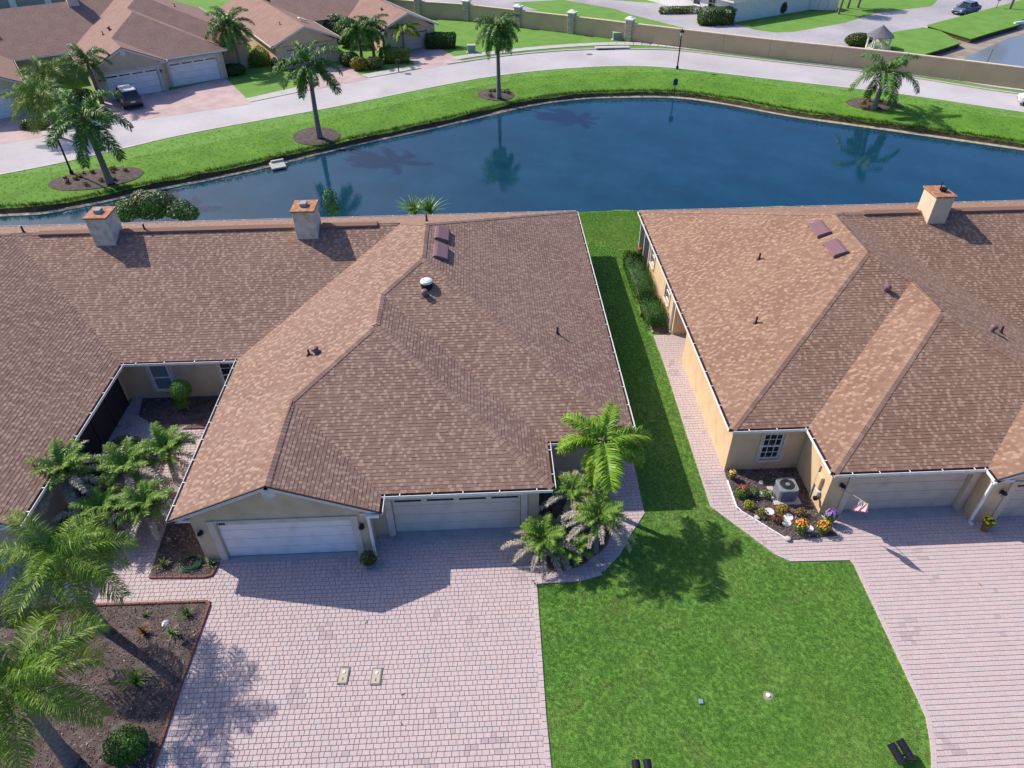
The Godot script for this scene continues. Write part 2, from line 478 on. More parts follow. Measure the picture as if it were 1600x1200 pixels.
func gutter(root: Node3D, a: Vector2, b: Vector2, hangers := true) -> void:
	# an open channel along the eave from a to b; outside lies to the right of a->b
	var d := (b - a).normalized()
	var out := Vector2(-d.y, d.x)
	var D := Vector3(d.x, 0, d.y); var O := Vector3(out.x, 0, out.y)
	var bs := Basis(D, Vector3.UP, D.cross(Vector3.UP))
	var len := a.distance_to(b)
	var c := Vector3((a.x + b.x) / 2, 0, (a.y + b.y) / 2)
	var m := MB.new()
	m.box(c + O * 0.125 + Vector3.UP * (E - 0.065), Vector3(len, 0.125, 0.022), bs)
	m.box(c + O * 0.06 + Vector3.UP * (E - 0.12), Vector3(len, 0.012, 0.108), bs)
	var g := put(root, "gutter", m.mesh(), M.white)
	var bed := MB.new()
	bed.box(c + O * 0.06 + Vector3.UP * (E - 0.108), Vector3(len - 0.02, 0.008, 0.1), bs)
	put(g, "gutter_dirt", bed.mesh(), M.gutter_bed)
	var fb := MB.new()
	fb.box(c + Vector3.UP * (E - 0.085), Vector3(len, 0.15, 0.02), bs)
	put(root, "fascia", fb.mesh(), M.drip)
	if hangers:
		var hm := MB.new()
		hm.box(Vector3.ZERO, Vector3(0.035, 0.008, 0.13), bs)
		var mesh := hm.mesh()
		var k := 0.7
		while k < len - 0.3:
			put(g, "hanger", mesh, M.white, Transform3D(Basis(), Vector3(a.x, 0, a.y) + D * k + O * 0.065 + Vector3.UP * (E + 0.004)))
			k += 1.05 + rng.randf() * 0.4

func wall_run(root: Node3D, a: Vector2, b: Vector2, y1: float, holes: Array, mat: Material, thick := 0.22) -> void:
	# wall from a to b (outside to the right of a->b), holes: [u0, u1, v0, v1]
	var d := (b - a).normalized()
	var D := Vector3(d.x, 0, d.y); var O := Vector3(-d.y, 0, d.x)
	var bs := Basis(D, Vector3.UP, D.cross(Vector3.UP))
	var len := a.distance_to(b)
	var m := MB.new()
	var B := func(u0, u1, v0, v1):
		if u1 - u0 > 0.001 and v1 - v0 > 0.001:
			m.box(Vector3(a.x, 0, a.y) + D * ((u0 + u1) / 2) - O * (thick / 2) + Vector3.UP * ((v0 + v1) / 2), Vector3(u1 - u0, v1 - v0, thick), bs)
	var u := 0.0
	u = 0.004
	len -= 0.004
	for h in holes:
		B.call(u, h[0], -0.1, y1)
		B.call(h[0], h[1], -0.1, h[2])
		B.call(h[0], h[1], h[3], y1)
		u = h[1]
	B.call(u, len, -0.1, y1)
	put(root, "wall", m.mesh(), mat)

func frame_at(a: Vector2, b: Vector2, u: float, y: float) -> Transform3D:
	# axes of a wall: x along it, z out of it; origin at distance u and height y on its outer face
	var d := (b - a).normalized()
	var D := Vector3(d.x, 0, d.y); var O := Vector3(-d.y, 0, d.x)
	return Transform3D(Basis(D, Vector3.UP, O), Vector3(a.x, y, a.y) + D * u)

func garage_door(root: Node3D, f: Transform3D, w: float, h: float, mat: Material, trim: Material, slits: bool, deep := 0.16) -> void:
	var door := Node3D.new()
	door.name = unique(root, "garage_door")
	root.add_child(door, true)
	door.transform = f
	var m := MB.new()
	m.cbox(Vector3.ZERO, Vector3(w - 0.02, h / 4 - 0.014, 0.05), 0.008)
	var mesh := m.mesh()
	for k in 4:
		put(door, "door_panel", mesh, mat, Transform3D(Basis(), Vector3(0, h / 8 + k * h / 4, -deep)))
	if slits:
		var sm := MB.new()
		sm.box(Vector3.ZERO, Vector3(w / 4 - 0.22, 0.11, 0.02))
		for k in 4:
			put(door, "door_window", sm.mesh(), M.glass, Transform3D(Basis(), Vector3((k - 1.5) * w / 4, h * 0.885, -deep + 0.03)))
	var t := MB.new()
	t.cbox(Vector3(-w / 2 - 0.13, h / 2 + 0.1, 0.03), Vector3(0.26, h + 0.2, 0.06), 0.012)
	put(door, "door_trim", t.mesh(), trim)
	t = MB.new()
	t.cbox(Vector3(w / 2 + 0.13, h / 2 + 0.1, 0.03), Vector3(0.26, h + 0.2, 0.06), 0.012)
	put(door, "door_trim", t.mesh(), trim)
	t = MB.new()
	t.cbox(Vector3(0, h + 0.1, 0.032), Vector3(w, 0.2, 0.058), 0.012)
	put(door, "door_trim", t.mesh(), trim)

func window(root: Node3D, f: Transform3D, w: float, h: float, cols: int, rows: int, trim: Material, pane: Material, deep := 0.1) -> void:
	# origin: the middle of the sill, on the wall's face
	var win := Node3D.new()
	win.name = unique(root, "window")
	root.add_child(win, true)
	win.transform = f
	var m := MB.new()
	for s in [-1, 1]:
		m.cbox(Vector3(s * (w / 2 + 0.08), h / 2, 0.02), Vector3(0.16, h + 0.3, 0.05), 0.01)
	m.cbox(Vector3(0, h + 0.08, 0.021), Vector3(w, 0.15, 0.048), 0.01)
	put(win, "surround", m.mesh(), trim)
	var sl := MB.new()
	sl.cbox(Vector3(0, -0.05, 0.03), Vector3(w + 0.1, 0.1, 0.16), 0.012)
	put(win, "sill", sl.mesh(), trim)
	var fr := MB.new()
	fr.box(Vector3(0, 0.03, -deep + 0.03), Vector3(w, 0.06, 0.05)); fr.box(Vector3(0, h - 0.03, -deep + 0.03), Vector3(w, 0.06, 0.05)); fr.box(Vector3(0, h / 2, -deep + 0.035), Vector3(w, 0.06, 0.05))
	for s in [-1, 1]: fr.box(Vector3(s * (w / 2 - 0.03), h / 2, -deep + 0.028), Vector3(0.06, h, 0.05))
	for k in range(1, cols): fr.box(Vector3((float(k) / cols - 0.5) * w, h / 2, -deep + 0.02), Vector3(0.022, h, 0.03))
	for k in range(1, rows): fr.box(Vector3(0, h * k / rows, -deep + 0.018), Vector3(w, 0.022, 0.03))
	put(win, "frame", fr.mesh(), M.white)
	var pm := MB.new()
	pm.box(Vector3.ZERO, Vector3(w / cols - 0.01, h / rows - 0.01, 0.012))
	var pmesh := pm.mesh()
	for i in cols:
		for j in rows:
			put(win, "pane", pmesh, pane, Transform3D(Basis(), Vector3((i + 0.5) * w / cols - w / 2, (j + 0.5) * h / rows, -deep)))

func wall_lamp(root: Node3D, f: Transform3D) -> void:
	var l := Node3D.new()
	l.name = unique(root, "wall_lamp")
	root.add_child(l, true)
	l.transform = f
	var m := MB.new()
	m.cbox(Vector3(0, 0, 0.02), Vector3(0.12, 0.2, 0.04), 0.01)
	m.tube([Vector3(0, 0.05, 0.03), Vector3(0, 0.14, 0.1), Vector3(0, 0.12, 0.16)], [0.012, 0.012, 0.012], 6)
	put(l, "bracket", m.mesh(), M.black)
	m = MB.new()
	m.lathe([Vector2(0.05, -0.16), Vector2(0.09, 0.06), Vector2(0.0, 0.061)], 6, Vector3(0, 0, 0.16))
	put(l, "lamp_glass", m.mesh(), M.grey_concrete)
	m = MB.new()
	m.lathe([Vector2(0.12, 0.05), Vector2(0.1, 0.1), Vector2(0.03, 0.17), Vector2(0.0, 0.2)], 8, Vector3(0, 0, 0.16))
	put(l, "lamp_cap", m.mesh(), M.black)

func chimney(root: Node3D, at: Vector3, size: Vector2, top: float, mat: Material, flue: int) -> void:
	# at: the middle of the shaft where it meets the roof
	var ch := Node3D.new()
	ch.name = unique(root, "chimney")
	root.add_child(ch, true)
	ch.position = Vector3(at.x, 0, at.z)
	var m := MB.new()
	m.cbox(Vector3(0, (4.3 + top) / 2, 0), Vector3(size.x, top - 4.3, size.y), 0.02)
	put(ch, "shaft", m.mesh(), mat)
	m = MB.new()
	m.cbox(Vector3(0, top + 0.035, 0), Vector3(size.x + 0.14, 0.09, size.y + 0.14), 0.015)
	put(ch, "cap_plate", m.mesh(), M.rust)
	m = MB.new()
	if flue == 0:
		m.cbox(Vector3(-0.02, top + 0.17, 0.02), Vector3(0.34, 0.2, 0.4), 0.02)
		put(ch, "flue_cover", m.mesh(), M.grey_concrete)
	else:
		m.lathe([Vector2(0.13, 0), Vector2(0.13, 0.12), Vector2(0.2, 0.12), Vector2(0.2, 0.18), Vector2(0.0, 0.24)], 10, Vector3(0.1, top + 0.08, 0.05))
		m.tube([Vector3(0.02, top + 0.08, -0.1), Vector3(0.02, top + 0.55, -0.1)], [0.025, 0.025], 6)
		put(ch, "flue_cover", m.mesh(), M.black)

func pipe(root: Node3D, at: Vector3, h := 0.42) -> void:
	var m := MB.new()
	m.lathe([Vector2(0.14, -0.05), Vector2(0.07, 0.08), Vector2(0.06, 0.08)], 10, at)
	m.tube([at + Vector3(0, -0.1, 0), at + Vector3(0, h, 0)], [0.05, 0.05], 8)
	put(root, "vent_pipe", m.mesh(), M.drip)

func cowl(root: Node3D, at: Vector3, n: Vector3) -> void:
	# a small hooded roof vent
	var bs := Basis(n.cross(Vector3.FORWARD).normalized(), n, n.cross(Vector3.FORWARD).normalized().cross(n))
	var m := MB.new()
	m.cbox(at + n * 0.02, Vector3(0.36, 0.03, 0.36), 0.008, bs)
	m.lathe([Vector2(0.13, 0.0), Vector2(0.13, 0.2), Vector2(0.17, 0.2), Vector2(0.15, 0.29), Vector2(0.06, 0.34), Vector2(0, 0.345)], 10, at, bs)
	put(root, "roof_vent", m.mesh(), M.vent_metal)

func box_vent(root: Node3D, at: Vector3, g: Vector2, len := 1.25) -> void:
	# an off-ridge vent: a sheet metal hood, open at the low side, lying across the slope
	var up := Vector3(g.x, S, g.y).normalized()
	var n := Vector3(-S * g.x, 1, -S * g.y).normalized()
	var x := up.cross(n).normalized()
	var m := MB.new()
	var prof := [Vector2(0.42, 0.01), Vector2(0.36, 0.12), Vector2(0.24, 0.17), Vector2(-0.28, 0.19), Vector2(-0.36, 0.12)]
	for i in prof.size() - 1:
		var a: Vector3 = at + up * prof[i].x + n * prof[i].y; var b: Vector3 = at + up * prof[i + 1].x + n * prof[i + 1].y
		m.quad(a - x * len / 2, b - x * len / 2, b + x * len / 2, a + x * len / 2)
		for s in [-1, 1]:
			m.quad(a + x * len / 2 * s, b + x * len / 2 * s, at + up * prof[i + 1].x + x * len / 2 * s, at + up * prof[i].x + x * len / 2 * s)
	put(root, "roof_vent", m.mesh(), M.vent_metal)

func ridge_vent(root: Node3D, a: Vector3, b: Vector3) -> void:
	var m := MB.new()
	var d := (b - a).normalized()
	var z := d.cross(Vector3.UP)
	for s in [-1, 1]:
		var w: Vector3 = z * 0.24 * s
		m.quad(a + Vector3.UP * 0.10, b + Vector3.UP * 0.10, b + w + Vector3.UP * 0.015, a + w + Vector3.UP * 0.015)
		m.quad(a + w + Vector3.UP * 0.015, b + w + Vector3.UP * 0.015, b + w - Vector3.UP * 0.09, a + w - Vector3.UP * 0.09)
	for e in [a, b]:
		m.tri(e + Vector3.UP * 0.10, e + z * 0.24 + Vector3.UP * 0.015, e - z * 0.24 + Vector3.UP * 0.015)
		m.quad(e + z * 0.24 + Vector3.UP * 0.015, e + z * 0.24 - Vector3.UP * 0.09, e - z * 0.24 - Vector3.UP * 0.09, e - z * 0.24 + Vector3.UP * 0.015)
	put(root, "ridge_vent", m.mesh(), M.ridge_vent)

func downspout(root: Node3D, top: Vector3, foot: Vector3) -> void:
	var m := MB.new()
	var k := foot + Vector3(0, 0.25, 0)
	m.cbox(Vector3(foot.x, (top.y + foot.y) / 2 + 0.1, foot.z), Vector3(0.11, top.y - foot.y - 0.2, 0.09), 0.012)
	m.cbox(Vector3(foot.x, foot.y + 0.1, foot.z + 0.08), Vector3(0.11, 0.1, 0.2), 0.012)
	m.cbox((top + Vector3(foot.x, top.y - 0.05, foot.z)) / 2, Vector3(absf(top.x - foot.x) + 0.11, 0.1, absf(top.z - foot.z) + 0.09), 0.012)
	put(root, "downspout", m.mesh(), M.white)

func barge(root: Node3D, p: Dictionary, mx: float, mc: float) -> void:
	# the boards and the dark drip edge along the garage gable, and the gable's wall
	var r1: float = (p.xw + p.xg) / 2
	var pk := Vector3(mx * r1 + mc, E + S * (r1 - p.xw), p.gf)
	for x0 in [p.xw, p.xg]:
		var lo := Vector3(mx * x0 + mc, E, p.gf)
		var d := (pk - lo).normalized()
		var n := d.cross(Vector3.BACK) if d.x > 0 else Vector3.BACK.cross(d)
		n = n * signf(n.y)
		var m := MB.new()
		var bs := Basis(d, n, d.cross(n))
		m.box((pk + lo) / 2 - n * 0.11 + Vector3(0, 0, -0.015), Vector3(pk.distance_to(lo) + 0.04, 0.17, 0.03), bs)
		put(root, "barge_board", m.mesh(), M.fascia)
		m = MB.new()
		m.box((pk + lo) / 2 - n * 0.006 + Vector3(0, 0, 0.005), Vector3(pk.distance_to(lo) + 0.06, 0.05, 0.05), bs)
		put(root, "drip_edge", m.mesh(), M.drip)
		# boxed eave return
		m = MB.new()
		var sg := signf(r1 - x0) * mx
		m.cbox(lo + Vector3(sg * 0.36, -0.12, -0.03), Vector3(0.72, 0.13, 0.06), 0.01)
		put(root, "eave_return", m.mesh(), M.fascia)

func villa(root: Node3D, p: Dictionary, mx: float, mc: float, x_end: float, o: Dictionary) -> Array:
	# builds one half of a villa building in the frame of root; o.near: with single shingles, hangers and caps
	var near: bool = o.get("near", false)
	shingle_mat = o.get("shingles", M.shingle)
	var P := half_planes(p, mx, mc, x_end)
	var V := func(a, b): return Vector2(mx * a + mc, b)
	var roof := Node3D.new()
	roof.name = unique(root, "roof")
	root.add_child(roof, true)
	var dk := MB.new()
	for pl in P: deck(dk, pl, -0.012 if near else 0.0)
	if near:
		put(roof, "roof_deck", dk.mesh(), M.underlay)
		var rest := MB.new()
		var singles := {"left": o.get("singles", 0)}
		var none := {"left": 0}
		var order := [2, 0, 1, 3, 4, 5, 6, 7]
		for k in order: shingle_plane(roof, P[k], rest, singles if k == 2 else none)
		var r := put(roof, "shingle_field", rest.mesh(), shingle_mat)
		r.set_meta("kind", "stuff")
		caps_of(roof, P, p)
	else:
		put(roof, "roof_covering", dk.mesh(), M.far_shingle)
	# eaves
	var eaves := [[p.xw, p.zl, p.xw, p.gf], [p.xg, p.gf, p.xg, p.z2], [p.xg, p.z2, p.x1, p.z2], [p.x1, p.z2, p.x1, p.z3], [p.x1, p.z3, p.xe, p.z3], [p.xe, p.z3, p.xe, p.zb]]
	for e in eaves:
		var a: Vector2 = V.call(e[0], e[1]); var b: Vector2 = V.call(e[2], e[3])
		if mx > 0: gutter(root, a, b, near)
		else: gutter(root, b, a, near)
	if mx > 0:
		gutter(root, Vector2(x_end, p.zl), V.call(p.xw, p.zl), near); gutter(root, V.call(p.xe, p.zb), Vector2(x_end, p.zb), near)
	else:
		gutter(root, V.call(p.xw, p.zl), Vector2(x_end, p.zl), near); gutter(root, Vector2(x_end, p.zb), V.call(p.xe, p.zb), near)
	# soffit: the underside of the overhang, closing the attic
	var sf := MB.new()
	var soff := PackedVector2Array([V.call(p.xw, p.gf - 0.13), V.call(p.xg, p.gf - 0.13), V.call(p.xg, p.z2), V.call(p.x1, p.z2), V.call(p.x1, p.z3), V.call(p.xe, p.z3), V.call(p.xe, p.zb), Vector2(x_end, p.zb), Vector2(x_end, p.zl), V.call(p.xw, p.zl)])
	sf.sheet(soff, E - 0.165)
	put(root, "soffit", sf.mesh(), M.fascia)
	barge(root, p, mx, mc)
	var top := E - 0.17
	var stucco: Material = o.stucco
	# walls: corners in order, outside on the right hand
	var w := [[p.xw + 0.63, p.zl - 0.5], [p.xw + 0.63, p.gf - 0.12], [p.xg - p.ig, p.gf - 0.12], [p.xg - p.ig, p.z2 - 0.1], [p.x1 - p.i1, p.z2 - 0.1], [p.x1 - p.i1, p.z3 - p.i3], [p.xe - p.ie, p.z3 - p.i3], [p.xe - p.ie, p.zb + 0.5], [(x_end - mc) * mx, p.zb + 0.5], [(x_end - mc) * mx, p.zl - 0.5], [p.xw + 0.63, p.zl - 0.5]]
	var holes: Dictionary = o.get("holes", {})
	var runs := []
	for i in w.size() - 1:
		if i == 8: continue
		if i == 6 and p.has("alcove"):
			# a recessed side entry splits the wall
			var xo: float = w[6][0]; var xi: float = xo - 1.1
			runs.append([w[6], [xo, p.alcove[0]], 6]); runs.append([[xo, p.alcove[0]], [xi, p.alcove[0]], -1]); runs.append([[xi, p.alcove[0]], [xi, p.alcove[1]], 60]); runs.append([[xi, p.alcove[1]], [xo, p.alcove[1]], -1]); runs.append([[xo, p.alcove[1]], w[7], 61])
		else: runs.append([w[i], w[i + 1], i])
	for run in runs:
		var i: int = run[2]
		var a: Vector2 = V.call(run[0][0], run[0][1]); var b: Vector2 = V.call(run[1][0], run[1][1])
		if mx < 0:
			var q := a
			a = b; b = q
		var len := a.distance_to(b)
		var hs := []
		for h in holes.get(i, []):
			# h: [kind, centre along the wall from its first corner, width, sill height, head height, ...]
			var cu: float = h[1] if mx > 0 else len - h[1]
			hs.append([cu - h[2] / 2, cu + h[2] / 2, h[3], h[4]])
			if h[0] == "door": garage_door(root, frame_at(a, b, cu, 0.0), h[2], h[4], h[5], o.trim, h[6])
			else: window(root, frame_at(a, b, cu, h[3]), h[2], h[4] - h[3], h[5], h[6], o.trim, M.glass)
		hs.sort_custom(func(x, y): return x[0] < y[0])
		wall_run(root, a, b, top, hs, stucco)
	# the gable's triangle
	var r1: float = (p.xw + p.xg) / 2
	var g := MB.new()
	var zf: float = p.gf - 0.12
	var A := Vector3(mx * (p.xw + 0.1) + mc, top, zf); var B := Vector3(mx * (p.xg - 0.1) + mc, top, zf); var C := Vector3(mx * r1 + mc, E + S * (r1 - p.xw) - 0.06, zf)
	g.tri(A, B, C)
	g.tri(A - Vector3(0, 0, 0.2), C - Vector3(0, 0, 0.2), B - Vector3(0, 0, 0.2))
	put(root, "gable_wall", g.mesh(), stucco)
	var rv := MB.new()
	rv.lathe([Vector2(0.27, -0.01), Vector2(0.27, 0.03), Vector2(0.24, 0.05), Vector2(0.22, 0.03), Vector2(0.0, 0.035)], 20, Vector3(mx * r1 + mc, C.y - 0.42, zf + 0.005), Basis(Vector3.RIGHT, Vector3.BACK, Vector3.DOWN))
	put(root, "gable_vent", rv.mesh(), M.fascia)
	return P

func build_villas() -> void:
	# the building in the middle and on the left: two mirrored halves with a link between them
	var pa := {"xw": -11.88, "xe": 5.82, "x1": 2.2, "xg": -4.28, "gf": -17.5, "z2": -18.38, "z3": -20.9, "zb": -42.16, "zl": -27.3, "ig": 0.5, "i1": 0.5, "i3": 0.42, "ie": 0.5}
	var xm := -14.6
	var root := thing("villa", "beige villa with brown shingle roof, two white chimneys and white garage doors by courtyard", "house")
	var holes := {1: [["door", 3.37, 5.02, 0.0, 2.12, M.door_white, false]], 3: [["door", 3.28, 5.0, 0.0, 2.12, M.door_beige, true]], 9: []}
	holes[1] = [["door", 3.35, 5.02, 0.0, 2.1, M.door_white, false]]
	var P := villa(root, pa, 1.0, 0.0, xm, {"near": true, "singles": 300, "stucco": M.stucco, "trim": M.trim, "holes": holes})
	wall_lamp(root, Transform3D(Basis(), Vector3(-10.98, 1.72, -17.62)))
	wall_lamp(root, Transform3D(Basis(), Vector3(-5.02, 1.72, -17.62)))
	downspout(root, Vector3(-4.35, E - 0.12, -17.42), Vector3(-4.72, 0, -17.52))
	# house number over the door
	var tm := TextMesh.new()
	tm.text = "1886"
	tm.font_size = 24
	tm.pixel_size = 0.0062
	tm.depth = 0.02
	put(root, "house_number", tm, M.black, Transform3D(Basis(), Vector3(-10.15, 2.17, -17.55)))
	# concrete apron before the second door
	var ap := MB.new()
	ap.cbox(Vector3(-1.55, 0.03, -18.38), Vector3(5.0, 0.08, 0.62), 0.015)
	put(root, "apron", ap.mesh(), M.grey_concrete)
	ap = MB.new()
	ap.cbox(Vector3(-7.9, 0.03, -17.6), Vector3(5.0, 0.06, 0.25), 0.015)
	put(root, "apron", ap.mesh(), M.grey_concrete)
	# the mirrored half on the left, one shingle field of its own
	var wl := MB.new()
	var P2 := villa(root, pa, -1.0, 2 * xm, xm, {"near": true, "stucco": M.stucco, "trim": M.trim, "holes": {1: [["door", 3.35, 5.02, 0.0, 2.1, M.door_beige, false]]}})
	# windows of the courtyard's back wall stand on the link wall
	var la := Vector2(-16.5, -27.8); var lb := Vector2(-11.3, -27.8)
	window(root, Transform3D(Basis(), Vector3(-16.0, 0.5, -27.79)), 0.9, 1.55, 1, 2, M.trim, M.glass_pale, -0.012)
	window(root, Transform3D(Basis(), Vector3(-12.55, 0.5, -27.79)), 1.1, 1.6, 2, 4, M.trim, M.glass, -0.012)
	# dark screened entry on the left side of the courtyard
	var sc := MB.new()
	sc.box(Vector3(-17.82, 1.15, -25.0), Vector3(0.04, 2.3, 4.6))
	put(root, "entry_screen", sc.mesh(), M.screen)
	for z in [-27.2, -25.7, -24.2, -22.75]:
		var sm := MB.new()
		sm.cbox(Vector3(-17.78, 1.15, z), Vector3(0.07, 2.3, 0.07), 0.01)
		put(root, "screen_post", sm.mesh(), M.drip)
	# chimneys on the link
	chimney(root, Vector3(-19.62, 0, -34.45), Vector2(1.05, 1.25), 6.78, M.chimney, 0)
	chimney(root, Vector3(-9.27, 0, -34.5), Vector2(1.1, 1.25), 6.82, M.chimney, 0)
	var zr := (-42.16 - 27.3) / 2
	var hr := E + S * (-27.3 - zr) + 0.02
	ridge_vent(root, Vector3(-18.9, hr, zr), Vector3(-9.95, hr, zr))
	ridge_vent(root, Vector3(-8.6, hr, zr), Vector3(-5.7, hr, zr))
	ridge_vent(root, Vector3(-23.2, hr, zr), Vector3(-20.3, hr, zr))
	# vents and pipes
	box_vent(root, Vector3(-2.21, 5.92, -32.67), Vector2(-1, 0), 1.3)
	box_vent(root, Vector3(-2.21, 5.92, -30.80), Vector2(-1, 0), 1.3)
	var nf := Vector3(0, 1, S).normalized()
	var nw := Vector3(-S, 1, 0).normalized()
	var dome := MB.new()
	var dp := Vector3(-2.79, 5.64, -28.26)
	dome.lathe([Vector2(0.27, -0.12), Vector2(0.27, 0.24)], 18, dp)
	var st := put(root, "sun_tunnel", dome.mesh(), M.black)
	dome = MB.new()
	dome.lathe([Vector2(0.29, 0.22), Vector2(0.29, 0.25), Vector2(0.26, 0.31), Vector2(0.16, 0.36), Vector2(0.0, 0.38)], 18, dp)
	put(st, "dome", dome.mesh(), M.white)
	cowl(root, Vector3(-2.87, 5.45, -27.80), nf)
	cowl(root, Vector3(-7.45, 4.41, -25.04), nw)
	pipe(root, Vector3(-7.85, 4.24, -25.10), 0.3)
	pipe(root, Vector3(3.15, 3.67, -26.91), 0.4)
	pipe(root, Vector3(-3.17, 5.35, -35.49), 0.4)
	pipe(root, Vector3(-17.79, 5.64, -34.67), 0.4)
	pipe(root, Vector3(-24.27, 5.51, -35.11), 0.4)
	# the building on the right: the mirror image with ochre walls
	var pb := {"xw": -26.5, "xe": -9.9, "x1": -13.12, "xg": -19.2, "gf": -17.9, "z2": -18.58, "z3": -21.22, "zb": -41.9, "zl": -27.0, "ig": 0.05, "i1": 0.1, "i3": 0.1, "ie": 0.15, "alcove": [-29.3, -31.7]}
	var rb := thing("villa", "ochre villa with brown shingle roof on the right, orange rusty chimney top and side hedges", "house")
	var hb := {1: [["door", 3.2, 4.9, 0.0, 2.12, M.door_tan, true]], 3: [["door", 2.75, 4.7, 0.0, 2.12, M.door_tan, false]], 5: [["win", 1.35, 0.86, 0.62, 2.1, 3, 4]], 60: [["win", 1.2, 0.9, 0.1, 2.1, 1, 2]], 61: [["win", 1.9, 1.0, 1.0, 2.0, 2, 2], ["win", 6.0, 0.9, 1.0, 2.0, 2, 2]]}
	villa(rb, pb, -1.0, 0.0, 36.0, {"near": true, "singles": 300, "shingles": M.shingle_warm, "stucco": M.stucco_tan, "trim": M.trim_tan, "holes": hb})
	var lamp_b := Transform3D(Basis(), Vector3(13.68, 1.75, -18.68))
	wall_lamp(rb, lamp_b)
	wall_lamp(rb, Transform3D(Basis(), Vector3(19.75, 1.72, -18.02)))
	downspout(rb, Vector3(19.12, E - 0.12, -17.85), Vector3(19.1, 0, -17.92))
	downspout(rb, Vector3(9.85, E - 0.12, -32.0), Vector3(9.98, 0, -32.0))
	chimney(rb, Vector3(23.9, 0, -34.25), Vector2(0.98, 1.3), 6.8, M.chimney_cream, 1)
	var zb2 := (-41.9 - 27.0) / 2
	var hb2 := E + S * (-27.0 - zb2) + 0.02
	ridge_vent(rb, Vector3(20.2, hb2, zb2), Vector3(23.2, hb2, zb2))
	ridge_vent(rb, Vector3(24.8, hb2, zb2), Vector3(33.0, hb2, zb2))
	box_vent(rb, Vector3(17.20, 5.62, -32.66), Vector2(1, 0), 1.3)
	box_vent(rb, Vector3(17.20, 5.62, -30.59), Vector2(1, 0), 1.3)
	pipe(rb, Vector3(14.14, 4.33, -32.14), 0.35)
	pipe(rb, Vector3(12.57, 3.67, -27.27), 0.35)
	cowl(rb, Vector3(18.40, 5.17, -27.46), nf)
	cowl(rb, Vector3(22.46, 4.25, -25.24), Vector3(S, 1, 0).normalized())
	pipe(rb, Vector3(23.18, 3.95, -25.48), 0.35)
	# screened porch at the back corner
	var ps := MB.new()
	ps.box(Vector3(10.0, 1.2, -39.9), Vector3(0.03, 2.3, 2.9))
	put(rb, "porch_screen", ps.mesh(), M.screen)
	for z in [-41.3, -39.9, -38.45]:
		var pm := MB.new()
		pm.cbox(Vector3(9.98, 1.2, z), Vector3(0.09, 2.38, 0.09), 0.01)
		put(rb, "porch_post", pm.mesh(), M.white)
	# meter boxes on the side of the garage
	var mbx := MB.new()
	mbx.cbox(Vector3(13.15, 1.35, -19.3), Vector3(0.14, 0.62, 0.36), 0.015)
	put(rb, "meter_box", mbx.mesh(), M.stucco_tan)
	mbx = MB.new()
	mbx.cbox(Vector3(13.14, 0.82, -19.15), Vector3(0.16, 0.34, 0.3), 0.02)
	put(rb, "meter_box", mbx.mesh(), M.trim)
	mbx = MB.new()
	mbx.lathe([Vector2(0.1, 0.0), Vector2(0.1, 0.12), Vector2(0.0, 0.16)], 12, Vector3(13.07, 0.7, -18.95), Basis(Vector3.FORWARD, Vector3.LEFT, Vector3.UP))
	put(rb, "meter_dial", mbx.mesh(), M.black)
	mbx = MB.new()
	mbx.tube([Vector3(13.18, 0.0, -19.6), Vector3(13.18, 1.9, -19.6)], [0.03, 0.03], 6)
	put(rb, "conduit", mbx.mesh(), M.grey_concrete)
	var apb := MB.new()
	apb.cbox(Vector3(16.5, 0.03, -18.56), Vector3(4.7, 0.08, 0.6), 0.015)
	put(rb, "apron", apb.mesh(), M.grey_concrete)

# ---------------------------------------------------------------- terrain
var shore := PackedVector2Array([Vector2(-46, -50.6), Vector2(-36.63, -51.28), Vector2(-33.86, -51.44), Vector2(-32.20, -52.01), Vector2(-29.59, -53.33), Vector2(-26.96, -54.96), Vector2(-22.54, -57.22), Vector2(-17.87, -59.93), Vector2(-11.85, -64.03), Vector2(-3.29, -69.02), Vector2(5.08, -74.18), Vector2(9.89, -75.92), Vector2(13.98, -76.27), Vector2(19.99, -75.83), Vector2(24.73, -73.40), Vector2(30.48, -69.06), Vector2(38.46, -64.40), Vector2(47.38, -59.14), Vector2(56, -54.0), Vector2(60, -51.0), Vector2(57, -49.3), Vector2(11, -49.0), Vector2(-30, -48.6), Vector2(-46, -48.4)])
const WATER := -0.9

func smooth_ring(pts: PackedVector2Array, step: float) -> PackedVector2Array:
	# a closed Catmull-Rom curve through the points, resampled
	var out := PackedVector2Array()
	var m := pts.size()
	for i in m:
		var a := pts[(i + m - 1) % m]; var b := pts[i]; var c := pts[(i + 1) % m]; var d := pts[(i + 2) % m]
		var k := maxi(1, int(b.distance_to(c) / step))
		for j in k: out.append(b.cubic_interpolate(c, a, d, float(j) / k))
	return out

func smooth_line(pts: Array, step: float) -> PackedVector2Array:
	var out := PackedVector2Array()
	var m := pts.size()
	for i in m - 1:
		var a: Vector2 = pts[maxi(i - 1, 0)]; var b: Vector2 = pts[i]; var c: Vector2 = pts[i + 1]; var d: Vector2 = pts[mini(i + 2, m - 1)]
		var k := maxi(1, int(b.distance_to(c) / step))
		for j in k: out.append(b.cubic_interpolate(c, a, d, float(j) / k))
	out.append(pts[m - 1])
	return out

func shore_distance(q: Vector2) -> float:
	var best := 1e9
	for i in shore.size():
		var s := Geometry2D.get_closest_point_to_segment(q, shore[i], shore[(i + 1) % shore.size()])
		best = minf(best, s.distance_to(q))
	return -best if Geometry2D.is_point_in_polygon(q, shore) else best

